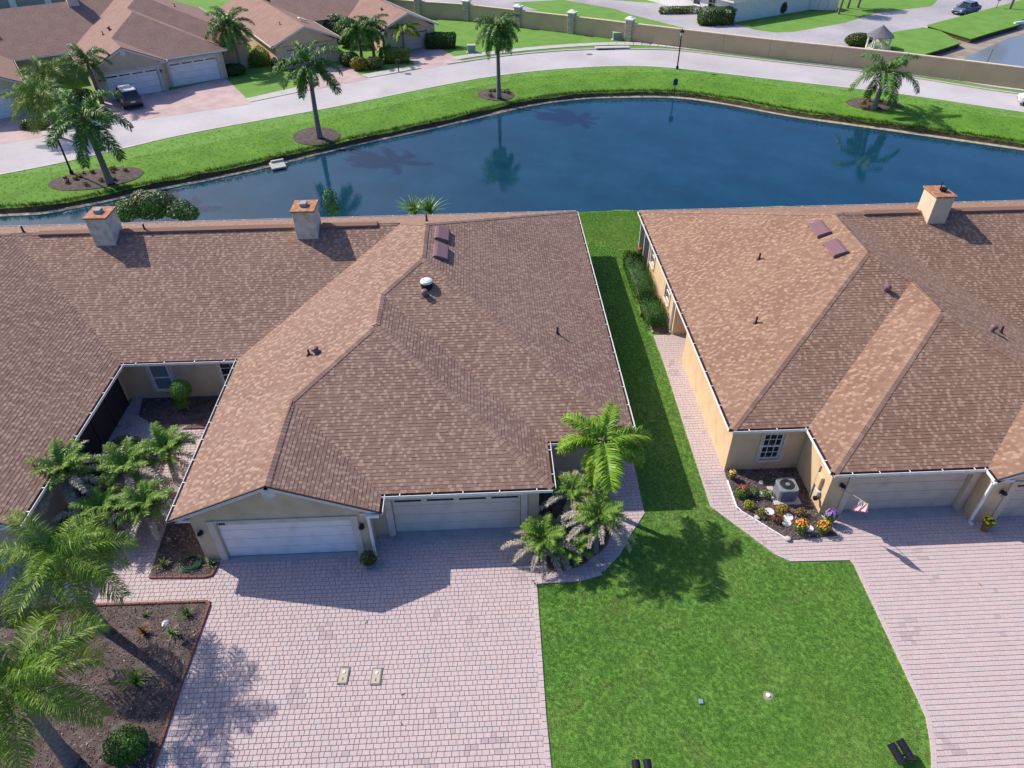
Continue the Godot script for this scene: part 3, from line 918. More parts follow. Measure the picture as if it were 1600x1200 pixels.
func ground_h(q: Vector2) -> float:
	if q.y > -44.0: return 0.0
	var d := shore_distance(q)
	if d > 6.0: return 0.0
	if d < 2.4: return lerpf(-0.40, -0.26, clampf((d - 0.8) / 1.6, 0, 1))
	if d < 4.0: return lerpf(-0.26, -0.1, (d - 2.4) / 1.6)
	return lerpf(-0.1, 0.0, (d - 4.0) / 2.0)

func ring_quad(mb: MB, a: Vector3, b: Vector3, c: Vector3, d: Vector3, na: Vector3, nb: Vector3, nc: Vector3, nd: Vector3) -> void:
	mb.quadn(a, b, c, d, na, nb, nc, nd)

func build_ground() -> void:
	var ring := smooth_ring(shore, 0.4)
	var m := ring.size()
	var outw := []
	for i in m:
		var t := (ring[(i + 2) % m] - ring[(i + m - 2) % m]).normalized()
		var o := Vector2(-t.y, t.x)
		outw.append(o)
	if Geometry2D.is_point_in_polygon(ring[40] + outw[40] * 0.3, shore):
		for i in m: outw[i] = -outw[i]
	# rows across the bank, from the pond's bed to the lawn
	var rows := []
	for i in m:
		var q := ring[i]
		var sandw := 0.22 + 0.3 * clampf(fine.get_noise_2d(q.x * 5.0, q.y * 5.0) + 0.35, 0.0, 1.2)
		var lipj := 0.10 * fine.get_noise_2d(q.x * 40.0, q.y * 40.0) + 0.06 * rng.randf()
		var lip := -0.52 + 0.16 * fine.get_noise_2d(q.x * 25.0 + 90.0, q.y * 25.0)
		var r := []
		for k in [[-2.5, -2.2], [-0.6, -1.05], [0.0, WATER], [sandw, WATER + 0.06], [sandw + 0.12 + lipj, lip - 0.12], [sandw + 0.22 + lipj, lip], [sandw + 0.7, -0.40], [2.4, -0.26], [4.0, -0.1], [6.1, 0.005]]:
			var p: Vector2 = q + outw[i] * k[0]
			r.append(Vector3(p.x, k[1], p.y))
		rows.append(r)
	var sand := MB.new(); var lipm := MB.new(); var bank := MB.new()
	for i in m:
		var j := (i + 1) % m
		for k in 9:
			var mb: MB = sand if k < 3 else (lipm if k < 5 else bank)
			var a: Vector3 = rows[i][k]; var b: Vector3 = rows[j][k]; var c: Vector3 = rows[j][k + 1]; var d: Vector3 = rows[i][k + 1]
			if (b - a).cross(d - a).y > 0: mb.quad(a, b, c, d)
			else: mb.quad(b, a, d, c)
	ground_piece("shore", "pale sandy strip along the edge of the blue pond", "shore", sand, M.sand)
	ground_piece("bank", "dark eroded soil lip above the pond's sandy edge", "bank", lipm, M.soil)
	ground_piece("lawn_bank", "bright green grass bank sloping down to the pond", "lawn", bank, M.turf_bank)
	# the ground: one sheet to the horizon with the pond cut out
	var hole := PackedVector2Array()
	for i in range(0, m, 3): hole.append(ring[i] + outw[i] * 5.9)
	var g := MB.new()
	var mid := Vector2(10, -51)
	for i in hole.size():
		var a := hole[i]; var b := hole[(i + 1) % hole.size()]
		var p := a; var q := b
		for far in [8.0, 30.0, 120.0, 1600.0]:
			var p2: Vector2 = mid + (a - mid).normalized() * maxf((a - mid).length() + far, 0.0)
			var q2: Vector2 = mid + (b - mid).normalized() * maxf((b - mid).length() + far, 0.0)
			var A := Vector3(p.x, 0, p.y); var B := Vector3(q.x, 0, q.y); var C := Vector3(q2.x, 0, q2.y); var D := Vector3(p2.x, 0, p2.y)
			if (B - A).cross(D - A).y > 0: g.quad(A, B, C, D)
			else: g.quad(B, A, D, C)
			p = p2; q = q2
	ground_piece("ground", "green mown lawn spreading round the houses", "lawn", g, M.turf)
	# water
	var w := MB.new()
	var wp := PackedVector2Array()
	for i in range(0, m, 2): wp.append(ring[i] + outw[i] * 0.15)
	w.sheet(wp, WATER)
	ground_piece("pond", "deep blue pond behind the villas", "pond", w, M.water)

func strip(pts_a: PackedVector2Array, pts_b: PackedVector2Array, y: float) -> MB:
	var mb := MB.new()
	var k := mini(pts_a.size(), pts_b.size())
	for i in k - 1:
		var a := pts_a[i]; var b := pts_a[i + 1]; var c := pts_b[i + 1]; var d := pts_b[i]
		var A := Vector3(a.x, y, a.y); var B := Vector3(b.x, y, b.y); var C := Vector3(c.x, y, c.y); var D := Vector3(d.x, y, d.y)
		if (B - A).cross(D - A).y > 0: mb.quad(A, B, C, D)
		else: mb.quad(B, A, D, C)
	return mb

func resample(pts: PackedVector2Array, k: int) -> PackedVector2Array:
	var c := Curve2D.new()
	for p in pts: c.add_point(p)
	var out := PackedVector2Array()
	var l := c.get_baked_length()
	for i in k: out.append(c.sample_baked(l * i / (k - 1)))
	return out

func ribbon(pts: PackedVector2Array, w: float, y0: float, y1: float) -> MB:
	# a raised band of width w to the left of the line
	var mb := MB.new()
	var m := pts.size()
	var side := PackedVector2Array()
	for i in m:
		var t := (pts[mini(i + 1, m - 1)] - pts[maxi(i - 1, 0)]).normalized()
		side.append(pts[i] + Vector2(t.y, -t.x) * w)
	for i in m - 1:
		var a := pts[i]; var b := pts[i + 1]; var c := side[i + 1]; var d := side[i]
		var A := Vector3(a.x, y1, a.y); var B := Vector3(b.x, y1, b.y); var C := Vector3(c.x, y1, c.y); var D := Vector3(d.x, y1, d.y)
		var dn := Vector3(0, y0 - y1, 0)
		mb.quad(A, B, C, D) if (B - A).cross(D - A).y > 0 else mb.quad(B, A, D, C)
		mb.quad(A, B, B + dn, A + dn)
		mb.quad(D, C, C + dn, D + dn)
	return mb

func flat(called: String, label: String, category: String, pts: Array, y: float, mat: Material) -> void:
	var mb := MB.new()
	mb.sheet(PackedVector2Array(pts), y)
	ground_piece(called, label, category, mb, mat)

func slab(called: String, label: String, category: String, pts: Array, y1: float, mat: Material) -> void:
	var mb := MB.new()
	mb.prism(PackedVector2Array(pts), 0.0, y1, 0.01)
	ground_piece(called, label, category, mb, mat)

func build_roads() -> void:
	var near := smooth_line([Vector2(-62, -45.5), Vector2(-39.36, -57.46), Vector2(-33.26, -61.37), Vector2(-26.59, -66.27), Vector2(-14.74, -72.72), Vector2(-3.51, -79.60), Vector2(3.51, -82.93), Vector2(10.85, -84.67), Vector2(16.75, -85.00), Vector2(22.30, -83.54), Vector2(30.99, -78.92), Vector2(42.21, -72.93), Vector2(51.54, -66.50), Vector2(66, -57.5), Vector2(90, -42)], 1.0)
	var far := smooth_line([Vector2(-66, -53.5), Vector2(-43.75, -66.11), Vector2(-34.20, -71.21), Vector2(-23.15, -76.39), Vector2(-15.92, -80.52), Vector2(-10.67, -83.00), Vector2(-3.69, -86.83), Vector2(3.83, -90.12), Vector2(11.68, -91.85), Vector2(19.44, -91.53), Vector2(23.92, -90.59), Vector2(33.11, -85.35), Vector2(44.89, -78.60), Vector2(54.46, -71.20), Vector2(70, -62.5), Vector2(94, -46)], 1.0)
	var a := resample(near, 160); var b := resample(far, 160)
	ground_piece("road", "pale grey curving road between the pond and the far houses", "road", strip(a, b, 0.012), M.asphalt)
	ground_piece("kerb", "pale concrete kerb on the pond side of the road", "kerb", ribbon(near, -0.4, 0.0, 0.035), M.concrete)
	# verge kerb on the far side
	var fk := PackedVector2Array()
	for q in far:
		if q.x > -4.5: fk.append(q)
	ground_piece("kerb", "concrete kerb on the wall side of the road", "kerb", ribbon(fk, 0.3, 0.0, 0.1), M.concrete)
	# pavement along the wall, in slabs
	var walk := smooth_line([Vector2(-2.69, -88.66), Vector2(0.79, -90.36), Vector2(6.26, -92.27), Vector2(11.87, -93.50), Vector2(16.69, -93.89), Vector2(20.56, -93.27), Vector2(24.19, -91.76), Vector2(28.97, -89.17), Vector2(33.46, -86.42), Vector2(39.54, -82.74), Vector2(45.34, -79.54), Vector2(50.57, -76.07), Vector2(55.21, -72.41), Vector2(70, -64.5)], 0.5)
	var sw := resample(walk, 84)
	var pav := Node3D.new()
	pav.name = unique(self, "pavement")
	add_child(pav, true)
	tag(pav, "pale concrete pavement curving along the road beside the tan wall", "pavement", "", "structure")
	for i in 83:
		var t := (sw[i + 1] - sw[i]).normalized()
		var o := Vector2(t.y, -t.x) * 1.35
		var g := t * 0.012
		var mb := MB.new()
		mb.prism(PackedVector2Array([sw[i] + g, sw[i + 1] - g, sw[i + 1] - g + o, sw[i] + g + o]), 0.0, 0.07, 0.01)
		put(pav, "pavement_slab", mb.mesh(), M.concrete)
	# pavement pieces between the drives of the far houses
	slab("pavement", "short pale pavement before the lawn between two far drives", "pavement", [Vector2(-24.07, -75.62), Vector2(-23.23, -74.53), Vector2(-17.97, -78.18), Vector2(-18.81, -79.81)], 0.06, M.concrete)
	slab("pavement", "pale pavement in front of the far shrub bed", "pavement", [Vector2(-13.30, -83.20), Vector2(-12.19, -82.14), Vector2(-6.78, -85.49), Vector2(-7.52, -86.86)], 0.06, M.concrete)
	slab("pavement", "pale pavement behind the palm at the far left drives", "pavement", [Vector2(-40.94, -67.42), Vector2(-39.95, -66.02), Vector2(-33.98, -69.02), Vector2(-34.84, -70.34)], 0.06, M.concrete)
	# paved drives of the far houses
	flat("driveway", "reddish paved drive with the parked dark car", "driveway", [Vector2(-38.92, -75.65), Vector2(-39.27, -78.63), Vector2(-33.32, -78.63), Vector2(-28.13, -83.33), Vector2(-23.23, -74.53), Vector2(-23.01, -73.91), Vector2(-33.75, -69.36)], 0.02, M.far_pavers)
	flat("driveway", "reddish paved drive at the far left edge", "driveway", [Vector2(-48.40, -70.55), Vector2(-46.79, -72.09), Vector2(-43.52, -73.19), Vector2(-40.94, -67.42), Vector2(-39.75, -65.84), Vector2(-44.54, -63.32)], 0.02, M.far_pavers)
	flat("driveway", "reddish paved drive between two far lawns", "driveway", [Vector2(-19.26, -80.07), Vector2(-18.21, -86.10), Vector2(-15.21, -87.98), Vector2(-13.30, -83.20), Vector2(-12.14, -81.66), Vector2(-17.93, -77.95)], 0.02, M.far_pavers)
	flat("driveway", "reddish paved drive of the farthest garage", "driveway", [Vector2(-9.04, -93.78), Vector2(-5.42, -95.33), Vector2(-1.71, -87.49), Vector2(-6.55, -85.21), Vector2(-7.52, -86.86)], 0.02, M.far_pavers)
	# road and lawns beyond the wall
	flat("road", "grey service road beyond the tan wall", "road", [Vector2(-10.67, -124.77), Vector2(5.31, -123.32), Vector2(15.32, -123.40), Vector2(27.67, -117.53), Vector2(32.08, -110.17), Vector2(36.32, -100.25), Vector2(38.76, -98.65), Vector2(40.92, -98.82), Vector2(49.50, -103.17), Vector2(56.67, -108.87), Vector2(66.13, -112.32), Vector2(70.74, -118.38), Vector2(88.03, -118.77), Vector2(85.09, -114.25), Vector2(77.22, -110.91), Vector2(58.54, -98.41), Vector2(49.23, -92.85), Vector2(45.35, -91.29), Vector2(38.53, -92.14), Vector2(31.13, -96.90), Vector2(26.73, -102.85), Vector2(22.00, -110.21), Vector2(19.96, -114.62), Vector2(13.14, -121.65), Vector2(5.18, -120.46), Vector2(8.68, -114.74), Vector2(-2.57, -116.59)], 0.012, M.far_asphalt)
	# second pond at the right edge
	flat("mud_flat", "brown mud flat round the small grey pond", "mud", [Vector2(45.53, -84.66), Vector2(50.97, -85.06), Vector2(58.34, -90.26), Vector2(59.31, -96.62), Vector2(58.03, -97.41), Vector2(73.30, -101.54), Vector2(82.89, -102.63), Vector2(62.72, -73.60), Vector2(58.29, -77.36), Vector2(49.01, -84.13)], 0.016, M.mud)
	flat("pond", "small grey pond beyond the wall at the right edge", "pond", [Vector2(53.62, -82.71), Vector2(59.32, -87.80), Vector2(66.20, -93.40), Vector2(72.14, -96.94), Vector2(82.07, -98.96), Vector2(64.01, -73.50), Vector2(59.44, -79.21)], 0.022, M.pale_water)
	for q in [["green raised lawn with an eroded edge beside the gazebo", [Vector2(49.95, -94.07), Vector2(57.06, -97.15), Vector2(58.23, -95.36), Vector2(57.64, -89.41), Vector2(54.27, -87.04), Vector2(50.84, -84.80), Vector2(48.32, -85.82)]], ["green raised lawn beside the blue car's road", [Vector2(58.38, -98.43), Vector2(80.32, -112.85), Vector2(90.90, -117.04), Vector2(82.46, -104.62), Vector2(71.98, -100.53), Vector2(69.97, -97.82), Vector2(63.46, -93.62), Vector2(60.14, -91.35), Vector2(59.24, -94.62)]]]:
		var mb := MB.new()
		mb.prism(PackedVector2Array(q[1]), 0.0, 0.55)
		var l := put(self, "lawn", mb.mesh(), M.soil)
		tag(l, q[0], "lawn", "", "structure")
		var tp := MB.new()
		var grown := Geometry2D.offset_polygon(PackedVector2Array(q[1]), 0.12)
		tp.prism(grown[0], 0.48, 0.6)
		put(l, "grass_top", tp.mesh(), M.turf)

# ---------------------------------------------------------------- paving, beds and grass
const PAVES := [Color(0.522, 0.426, 0.420), Color(0.530, 0.427, 0.417), Color(0.514, 0.424, 0.422), Color(0.500, 0.406, 0.402), Color(0.542, 0.443, 0.432), Color(0.526, 0.416, 0.402), Color(0.500, 0.424, 0.426), Color(0.533, 0.435, 0.423)]

func paver(mb: MB, x0: float, x1: float, z0: float, z1: float, y: float) -> void:
	var b := 0.006
	var d := 0.02
	var A := Vector3(x0, y - d, z1); var B := Vector3(x1, y - d, z1); var C := Vector3(x1, y - d, z0); var D := Vector3(x0, y - d, z0)
	var a := Vector3(x0 + b, y, z1 - b); var bb := Vector3(x1 - b, y, z1 - b); var c := Vector3(x1 - b, y, z0 + b); var dd := Vector3(x0 + b, y, z0 + b)
	mb.quad(a, bb, c, dd)
	mb.quad(A, B, bb, a); mb.quad(B, C, c, bb); mb.quad(C, D, dd, c); mb.quad(D, A, a, dd)

func pave(root: Node3D, poly: PackedVector2Array, singles: int, near_edge: float, x_lo: float, x_hi: float, voids: Array, turn_z := 0.0) -> void:
	# rows along x of alternating long and square pavers with sanded joints
	var bounds := Rect2(poly[0], Vector2.ZERO)
	for q in poly: bounds = bounds.expand(q)
	var rest := MB.new()
	var made := {}
	var row := 0.174
	var gap := 0.009
	var z := bounds.end.y
	while z > bounds.position.y:
		var z0 := z - row + gap
		var x := bounds.position.x - rng.randf() * 0.3
		while x < bounds.end.x:
			var long := rng.randf() < 0.62
			var w := 0.232 if long else 0.156
			var x1 := x + w - gap
			var skew := turn_z * x
			var cs := PackedVector2Array([Vector2(x, z0), Vector2(x1, z0), Vector2(x1, z), Vector2(x, z)])
			var ins := 0
			for q in cs:
				if Geometry2D.is_point_in_polygon(q, poly): ins += 1
			if ins > 0:
				var blocked := false
				for vd in voids:
					if Geometry2D.is_point_in_polygon(cs[0], vd) and Geometry2D.is_point_in_polygon(cs[2], vd): blocked = true
				if not blocked:
					var rr := rng.randf() + 0.25 * fine.get_noise_2d(x * 3.0, z * 3.0)
					var ti := clampi(int(rr * 8.0), 0, 7)
					# oil and tyre stains darken groups of blocks
					var worn := fine.get_noise_2d(x * 45.0 + 300.0, z * 32.0) > 0.46 and rng.randf() < 0.5
					if rng.randf() < 0.006: worn = true
					var y := 0.036 + rng.randf() * 0.004
					if ins == 4:
						if singles > 0 and z < near_edge and x > x_lo and x1 < x_hi:
							singles -= 1
							var key := "%s_%d_%s" % [long, ti, worn]
							if not made.has(key):
								var m := MB.new()
								m.col = PAVES[ti] * (Color(0.82, 0.82, 0.84) if worn else Color.WHITE)
								paver(m, 0, w - gap, 0, row - gap, 0)
								made[key] = m.mesh()
							put(root, "paver", made[key], M.paver, Transform3D(Basis(), Vector3(x, y, z0)))
						else:
							rest.col = PAVES[ti] * (Color(0.82, 0.82, 0.84) if worn else Color.WHITE)
							paver(rest, x, x1, z0, z, y)
					else:
						for piece in Geometry2D.intersect_polygons(cs, poly):
							if piece.size() >= 3:
								rest.col = PAVES[ti]
								rest.prism(piece, 0.0, y)
			x += w
		z -= row
	var r := put(root, "paver_field", rest.mesh(), M.paver)
	r.set_meta("kind", "stuff")

func paver_edge(root: Node3D, pts: Array, w: float) -> void:
	# a border course of pavers laid end to end along a line, to its right
	var line := PackedVector2Array(pts)
	var c := Curve2D.new()
	for q in line: c.add_point(q)
	var l := c.get_baked_length()
	var k := 0.0
	while k + 0.23 < l:
		var a := c.sample_baked(k + 0.006); var b := c.sample_baked(k + 0.222)
		var t := (b - a).normalized()
		var o := Vector2(-t.y, t.x) * w
		var m := MB.new()
		m.col = PAVES[rng.randi() % 8].lerp(PAVES[4], 0.3)
		m.prism(PackedVector2Array([a, b, b + o, a + o]), 0.0, 0.044, 0.006)
		put(root, "border_paver", m.mesh(), M.paver)
		k += 0.228

func structure(called: String, label: String, category: String) -> Node3D:
	var o := Node3D.new()
	o.name = unique(self, called)
	add_child(o, true)
	tag(o, label, category, "", "structure")
	return o

func build_paving() -> void:
	var A := PackedVector2Array([Vector2(1.29, -8.62), Vector2(1.24, -10.90), Vector2(1.30, -16.04), Vector2(3.07, -16.09), Vector2(4.08, -16.36), Vector2(4.76, -17.05), Vector2(5.32, -17.96), Vector2(6.12, -19.08), Vector2(6.21, -23.38), Vector2(6.2, -26), Vector2(5.2, -26), Vector2(5.2, -20.6), Vector2(1.9, -20.6), Vector2(1.9, -18.7), Vector2(-4.85, -18.7), Vector2(-4.85, -17.7), Vector2(-11.2, -17.7), Vector2(-11.2, -27.8), Vector2(-17.8, -27.8), Vector2(-17.8, -17.6), Vector2(-24.0, -17.6), Vector2(-24.0, -15.7), Vector2(-16.69, -15.73), Vector2(-10.50, -15.69), Vector2(-10.61, -12.55), Vector2(-10.65, -9.82), Vector2(-10.9, -3.0), Vector2(1.1, -3.0)])
	var d := structure("driveway", "pink block-paved drive before the white garage doors", "driveway")
	var s := MB.new()
	s.sheet(A, 0.016)
	put(d, "joint_sand", s.mesh(), M.joint)
	var field := Geometry2D.offset_polygon(A, 0.0)
	pave(d, A, 300, -9.75, -10.3, 0.8, [bed_poly.entry, bed_poly.court, bed_poly.palms, bed_poly.wing])
	paver_edge(d, [Vector2(1.28, -8.44), Vector2(1.24, -10.90), Vector2(1.30, -16.04), Vector2(3.07, -16.09), Vector2(4.08, -16.36)], 0.16)
	var B := PackedVector2Array([Vector2(12.33, -7.74), Vector2(13.11, -9.33), Vector2(13.44, -10.31), Vector2(13.61, -16.35), Vector2(11.26, -16.41), Vector2(10.80, -16.74), Vector2(8.92, -19.31), Vector2(8.97, -23.67), Vector2(9.06, -28.66), Vector2(9.03, -31.67), Vector2(11.2, -31.75), Vector2(11.2, -29.0), Vector2(10.1, -29.0), Vector2(10.1, -21.3), Vector2(13.3, -21.3), Vector2(13.3, -18.9), Vector2(19.3, -18.9), Vector2(19.3, -18.2), Vector2(27.5, -18.2), Vector2(27.5, -3.0), Vector2(12.3, -3.0)])
	d = structure("driveway", "pink block-paved drive and side path of the ochre villa", "driveway")
	s = MB.new()
	s.sheet(B, 0.016)
	put(d, "joint_sand", s.mesh(), M.joint)
	pave(d, B, 300, -9.0, 12.9, 17.6, [bed_poly.flowers])
	paver_edge(d, [Vector2(11.26, -16.41), Vector2(13.61, -16.35), Vector2(13.44, -10.31), Vector2(13.11, -9.33), Vector2(12.42, -7.91)], -0.16)

var bed_poly := {
	"entry": PackedVector2Array([Vector2(-10.74, -17.50), Vector2(-10.86, -16.80), Vector2(-13.22, -16.89), Vector2(-13.39, -19.51), Vector2(-12.6, -20.6), Vector2(-11.3, -20.6), Vector2(-11.3, -17.55)]),
	"court": PackedVector2Array([Vector2(-17.04, -26.51), Vector2(-15.57, -25.33), Vector2(-13.63, -25.32), Vector2(-11.3, -24.6), Vector2(-11.3, -27.7), Vector2(-17.3, -27.7)]),
	"palms": PackedVector2Array([Vector2(1.25, -18.4), Vector2(1.51, -16.97), Vector2(2.16, -16.43), Vector2(3.21, -16.64), Vector2(4.24, -17.47), Vector2(4.69, -18.41), Vector2(4.7, -20.9), Vector2(1.9, -20.9)]),
	"wing": PackedVector2Array([Vector2(-15.23, -16.96), Vector2(-17.43, -17.07), Vector2(-17.8, -17.3), Vector2(-17.8, -22.4), Vector2(-16.37, -21.78), Vector2(-15.38, -20.29)]),
	"front": PackedVector2Array([Vector2(-10.56, -15.72), Vector2(-16.71, -15.78), Vector2(-22, -15.6), Vector2(-22, -3), Vector2(-11.0, -3.0), Vector2(-10.65, -9.82), Vector2(-10.63, -12.55)]),
	"flowers": PackedVector2Array([Vector2(10.03, -20.97), Vector2(9.98, -19.08), Vector2(11.49, -17.42), Vector2(13.54, -17.53), Vector2(13.26, -18.60), Vector2(13.2, -21.28), Vector2(10.05, -21.28)]),
	"hedges": PackedVector2Array([Vector2(9.18, -40.30), Vector2(10.04, -41.11), Vector2(9.95, -40.4), Vector2(9.95, -31.6), Vector2(9.04, -31.91), Vector2(8.94, -34.60), Vector2(9.03, -38.27)]),
}

func bed(called: String, label: String, poly: PackedVector2Array, edging: Array, chips: int, brick: Material, y := 0.05, thick := 0.095) -> Node3D:
	var b := structure(called, label, "flower bed")
	var p := poly
	var m := MB.new()
	# an uneven surface: the outline filled with a jittered grid
	m.prism(p, 0.0, y)
	put(b, "mulch", m.mesh(), M.mulch)
	var bounds := Rect2(p[0], Vector2.ZERO)
	for q in p: bounds = bounds.expand(q)
	var cm := MB.new()
	cm.quad(Vector3(-0.5, 0, 0.12), Vector3(0.45, 0.05, 0.16), Vector3(0.5, 0.12, -0.14), Vector3(-0.45, 0.04, -0.18))
	cm.quad(Vector3(-0.5, -0.12, 0.12), Vector3(0.45, -0.1, 0.16), Vector3(0.45, 0.05, 0.16), Vector3(-0.5, 0, 0.12))
	var spots := []
	var tints := []
	var tries := 0
	while spots.size() < chips and tries < chips * 6:
		tries += 1
		var q := Vector2(rng.randf_range(bounds.position.x, bounds.end.x), rng.randf_range(bounds.position.y, bounds.end.y))
		if not Geometry2D.is_point_in_polygon(q, p): continue
		var sc := rng.randf_range(0.03, 0.085)
		spots.append(Transform3D(Basis.from_euler(Vector3(rng.randf_range(-0.5, 0.5), rng.randf() * TAU, rng.randf_range(-0.5, 0.5))).scaled(Vector3(sc, sc, sc)), Vector3(q.x, y + rng.randf() * 0.03, q.y)))
		var k := rng.randf()
		tints.append(Color(0.06, 0.042, 0.038).lerp(Color(0.30, 0.24, 0.22), k * k) if k < 0.96 else Color(0.50, 0.45, 0.42))
	scatter(b, "mulch_chips", cm.mesh(), M.chip, spots, tints)
	if edging.size() > 1:
		var c := Curve2D.new()
		for q in edging: c.add_point(q)
		var l := c.get_baked_length()
		var bm := MB.new()
		bm.cbox(Vector3.ZERO, Vector3(0.29, 0.12, thick), 0.012)
		var mesh := bm.mesh()
		var k := 0.0
		while k + 0.3 <= l + 0.1:
			var a := c.sample_baked(k); var e := c.sample_baked(minf(k + 0.3, l))
			var t := (e - a).normalized()
			put(b, "edging_brick", mesh, brick, Transform3D(Basis(Vector3.UP, -t.angle() + rng.randf_range(-0.02, 0.02)), Vector3((a.x + e.x) / 2, 0.045 + rng.randf() * 0.008, (a.y + e.y) / 2)))
			k += 0.3
	return b

func round_bed(which: String, label: String, at: Vector2, rx: float, rz: float, turn: float, plants: int, yellow: float) -> void:
	var b := structure("mulch_bed", label, "flower bed")
	var m := MB.new()
	var ring := []
	for k in 40:
		var a := TAU * k / 40
		var q := at + (Vector2(cos(a) * rx, sin(a) * rz) * (1.0 + 0.06 * fine.get_noise_2d(cos(a) * 30 + at.x, sin(a) * 30))).rotated(turn)
		ring.append(q)
	for k in 40:
		var prev := Vector3(at.x, ground_h(at) + 0.1, at.y)
		for s in [0.5, 1.0]:
			pass
		var a1: Vector2 = ring[k]; var b1: Vector2 = ring[(k + 1) % 40]
		var A := Vector3(a1.x, ground_h(a1) + 0.03, a1.y); var B := Vector3(b1.x, ground_h(b1) + 0.03, b1.y)
		var am := at.lerp(a1, 0.6); var bm := at.lerp(b1, 0.6)
		var AM := Vector3(am.x, ground_h(am) + 0.09, am.y); var BM := Vector3(bm.x, ground_h(bm) + 0.09, bm.y)
		m.quad(B, A, AM, BM)
		m.tri(prev, BM, AM)
		m.quad(A, B, B - Vector3(0, 0.2, 0), A - Vector3(0, 0.2, 0))
	put(b, "mulch", m.mesh(), M.mulch)
	for k in plants:
		var a := rng.randf() * TAU
		var q := at + (Vector2(cos(a) * rx, sin(a) * rz) * rng.randf_range(0.35, 0.85)).rotated(turn)
		var s := rng.randf_range(0.25, 0.45)
		bush("low_plant", "small tufted plant in the bed of the " + which, "plant", Vector3(q.x, ground_h(q) + 0.06, q.y), Vector3(s, s * 0.8, s), 90, 0.13, Color(0.10, 0.10, 0.035).lerp(Color(0.28, 0.22, 0.03), yellow * rng.randf()), "low plants under the " + which)

func build_beds() -> void:
	bed("mulch_bed", "dark mulch bed with a green hose beside the garage corner", bed_poly.entry, [Vector2(-10.74, -17.47), Vector2(-10.86, -16.80), Vector2(-13.22, -16.89)], 2600, M.brick_red)
	bed("mulch_bed", "shaded mulch bed with the ball topiary in the courtyard", bed_poly.court, [Vector2(-17.04, -26.51), Vector2(-15.57, -25.33), Vector2(-13.63, -25.32), Vector2(-11.4, -24.6)], 1800, M.brick_red)
	bed("mulch_bed", "mulch bed of shaggy palms beside the beige garage door", bed_poly.palms, [Vector2(1.51, -16.97), Vector2(2.16, -16.43), Vector2(3.21, -16.64), Vector2(4.24, -17.47), Vector2(4.69, -18.41), Vector2(4.7, -20.6)], 1800, M.brick_red)
	bed("mulch_bed", "mulch bed of palms along the left wing", bed_poly.wing, [Vector2(-17.43, -17.07), Vector2(-15.23, -16.96), Vector2(-15.38, -20.29), Vector2(-16.37, -21.78)], 2600, M.brick_red)
	bed("mulch_bed", "large mulch bed with two tall palms at the lower left", bed_poly.front, [Vector2(-16.71, -15.78), Vector2(-10.56, -15.72), Vector2(-10.63, -12.55), Vector2(-10.65, -9.82), Vector2(-10.65, -7.85)], 24000, M.brick_red)
	bed("mulch_bed", "flower bed with white ovals round the air conditioner", bed_poly.flowers, [Vector2(10.02, -20.70), Vector2(9.98, -19.08), Vector2(11.49, -17.42)], 6000, M.white, 0.07, 0.05)
	bed("mulch_bed", "narrow mulch bed under the clipped hedges", bed_poly.hedges, [Vector2(9.04, -31.91), Vector2(8.94, -34.60), Vector2(9.03, -38.27), Vector2(9.18, -40.30)], 1200, M.sand, 0.04)
	round_bed("leftmost pond palm", "oval mulch bed with dry plants round the leftmost pond palm", Vector2(-31.19, -56.28), 3.5, 1.75, -0.35, 16, 0.5)
	round_bed("bare-trunked pond palm", "round mulch bed of the bare-trunked pond palm second from left", Vector2(-15.07, -64.98), 2.1, 1.9, 0.0, 0, 0.0)
	round_bed("middle pond palm", "round mulch bed of the pond palm in the middle", Vector2(1.54, -75.88), 1.9, 1.6, 0.0, 9, 0.2)
	round_bed("right pond palm", "oval mulch bed with yellow plants round the right pond palm", Vector2(38.51, -69.72), 2.6, 1.6, 0.35, 14, 0.9)

func blade_mesh(blades: int, spread: float, h: float, w: float) -> ArrayMesh:
	var m := MB.new()
	for k in blades:
		var a := rng.randf() * TAU
		var b := rng.randf() * TAU
		var p := Vector3(cos(a), 0, sin(a)) * spread * sqrt(rng.randf())
		var d := Vector3(cos(b), 0, sin(b))
		var s := Vector3(-d.z, 0, d.x) * w
		var hh := h * rng.randf_range(0.6, 1.0)
		var q := p + d * hh * rng.randf_range(0.2, 0.5) + Vector3.UP * hh * 0.6
		var t := p + d * hh * rng.randf_range(0.6, 1.1) + Vector3.UP * hh * rng.randf_range(0.7, 1.0)
		m.quad(p - s, p + s, q + s * 0.8, q - s * 0.8)
		m.tri(q - s * 0.8, q + s * 0.8, t)
	return m.mesh()

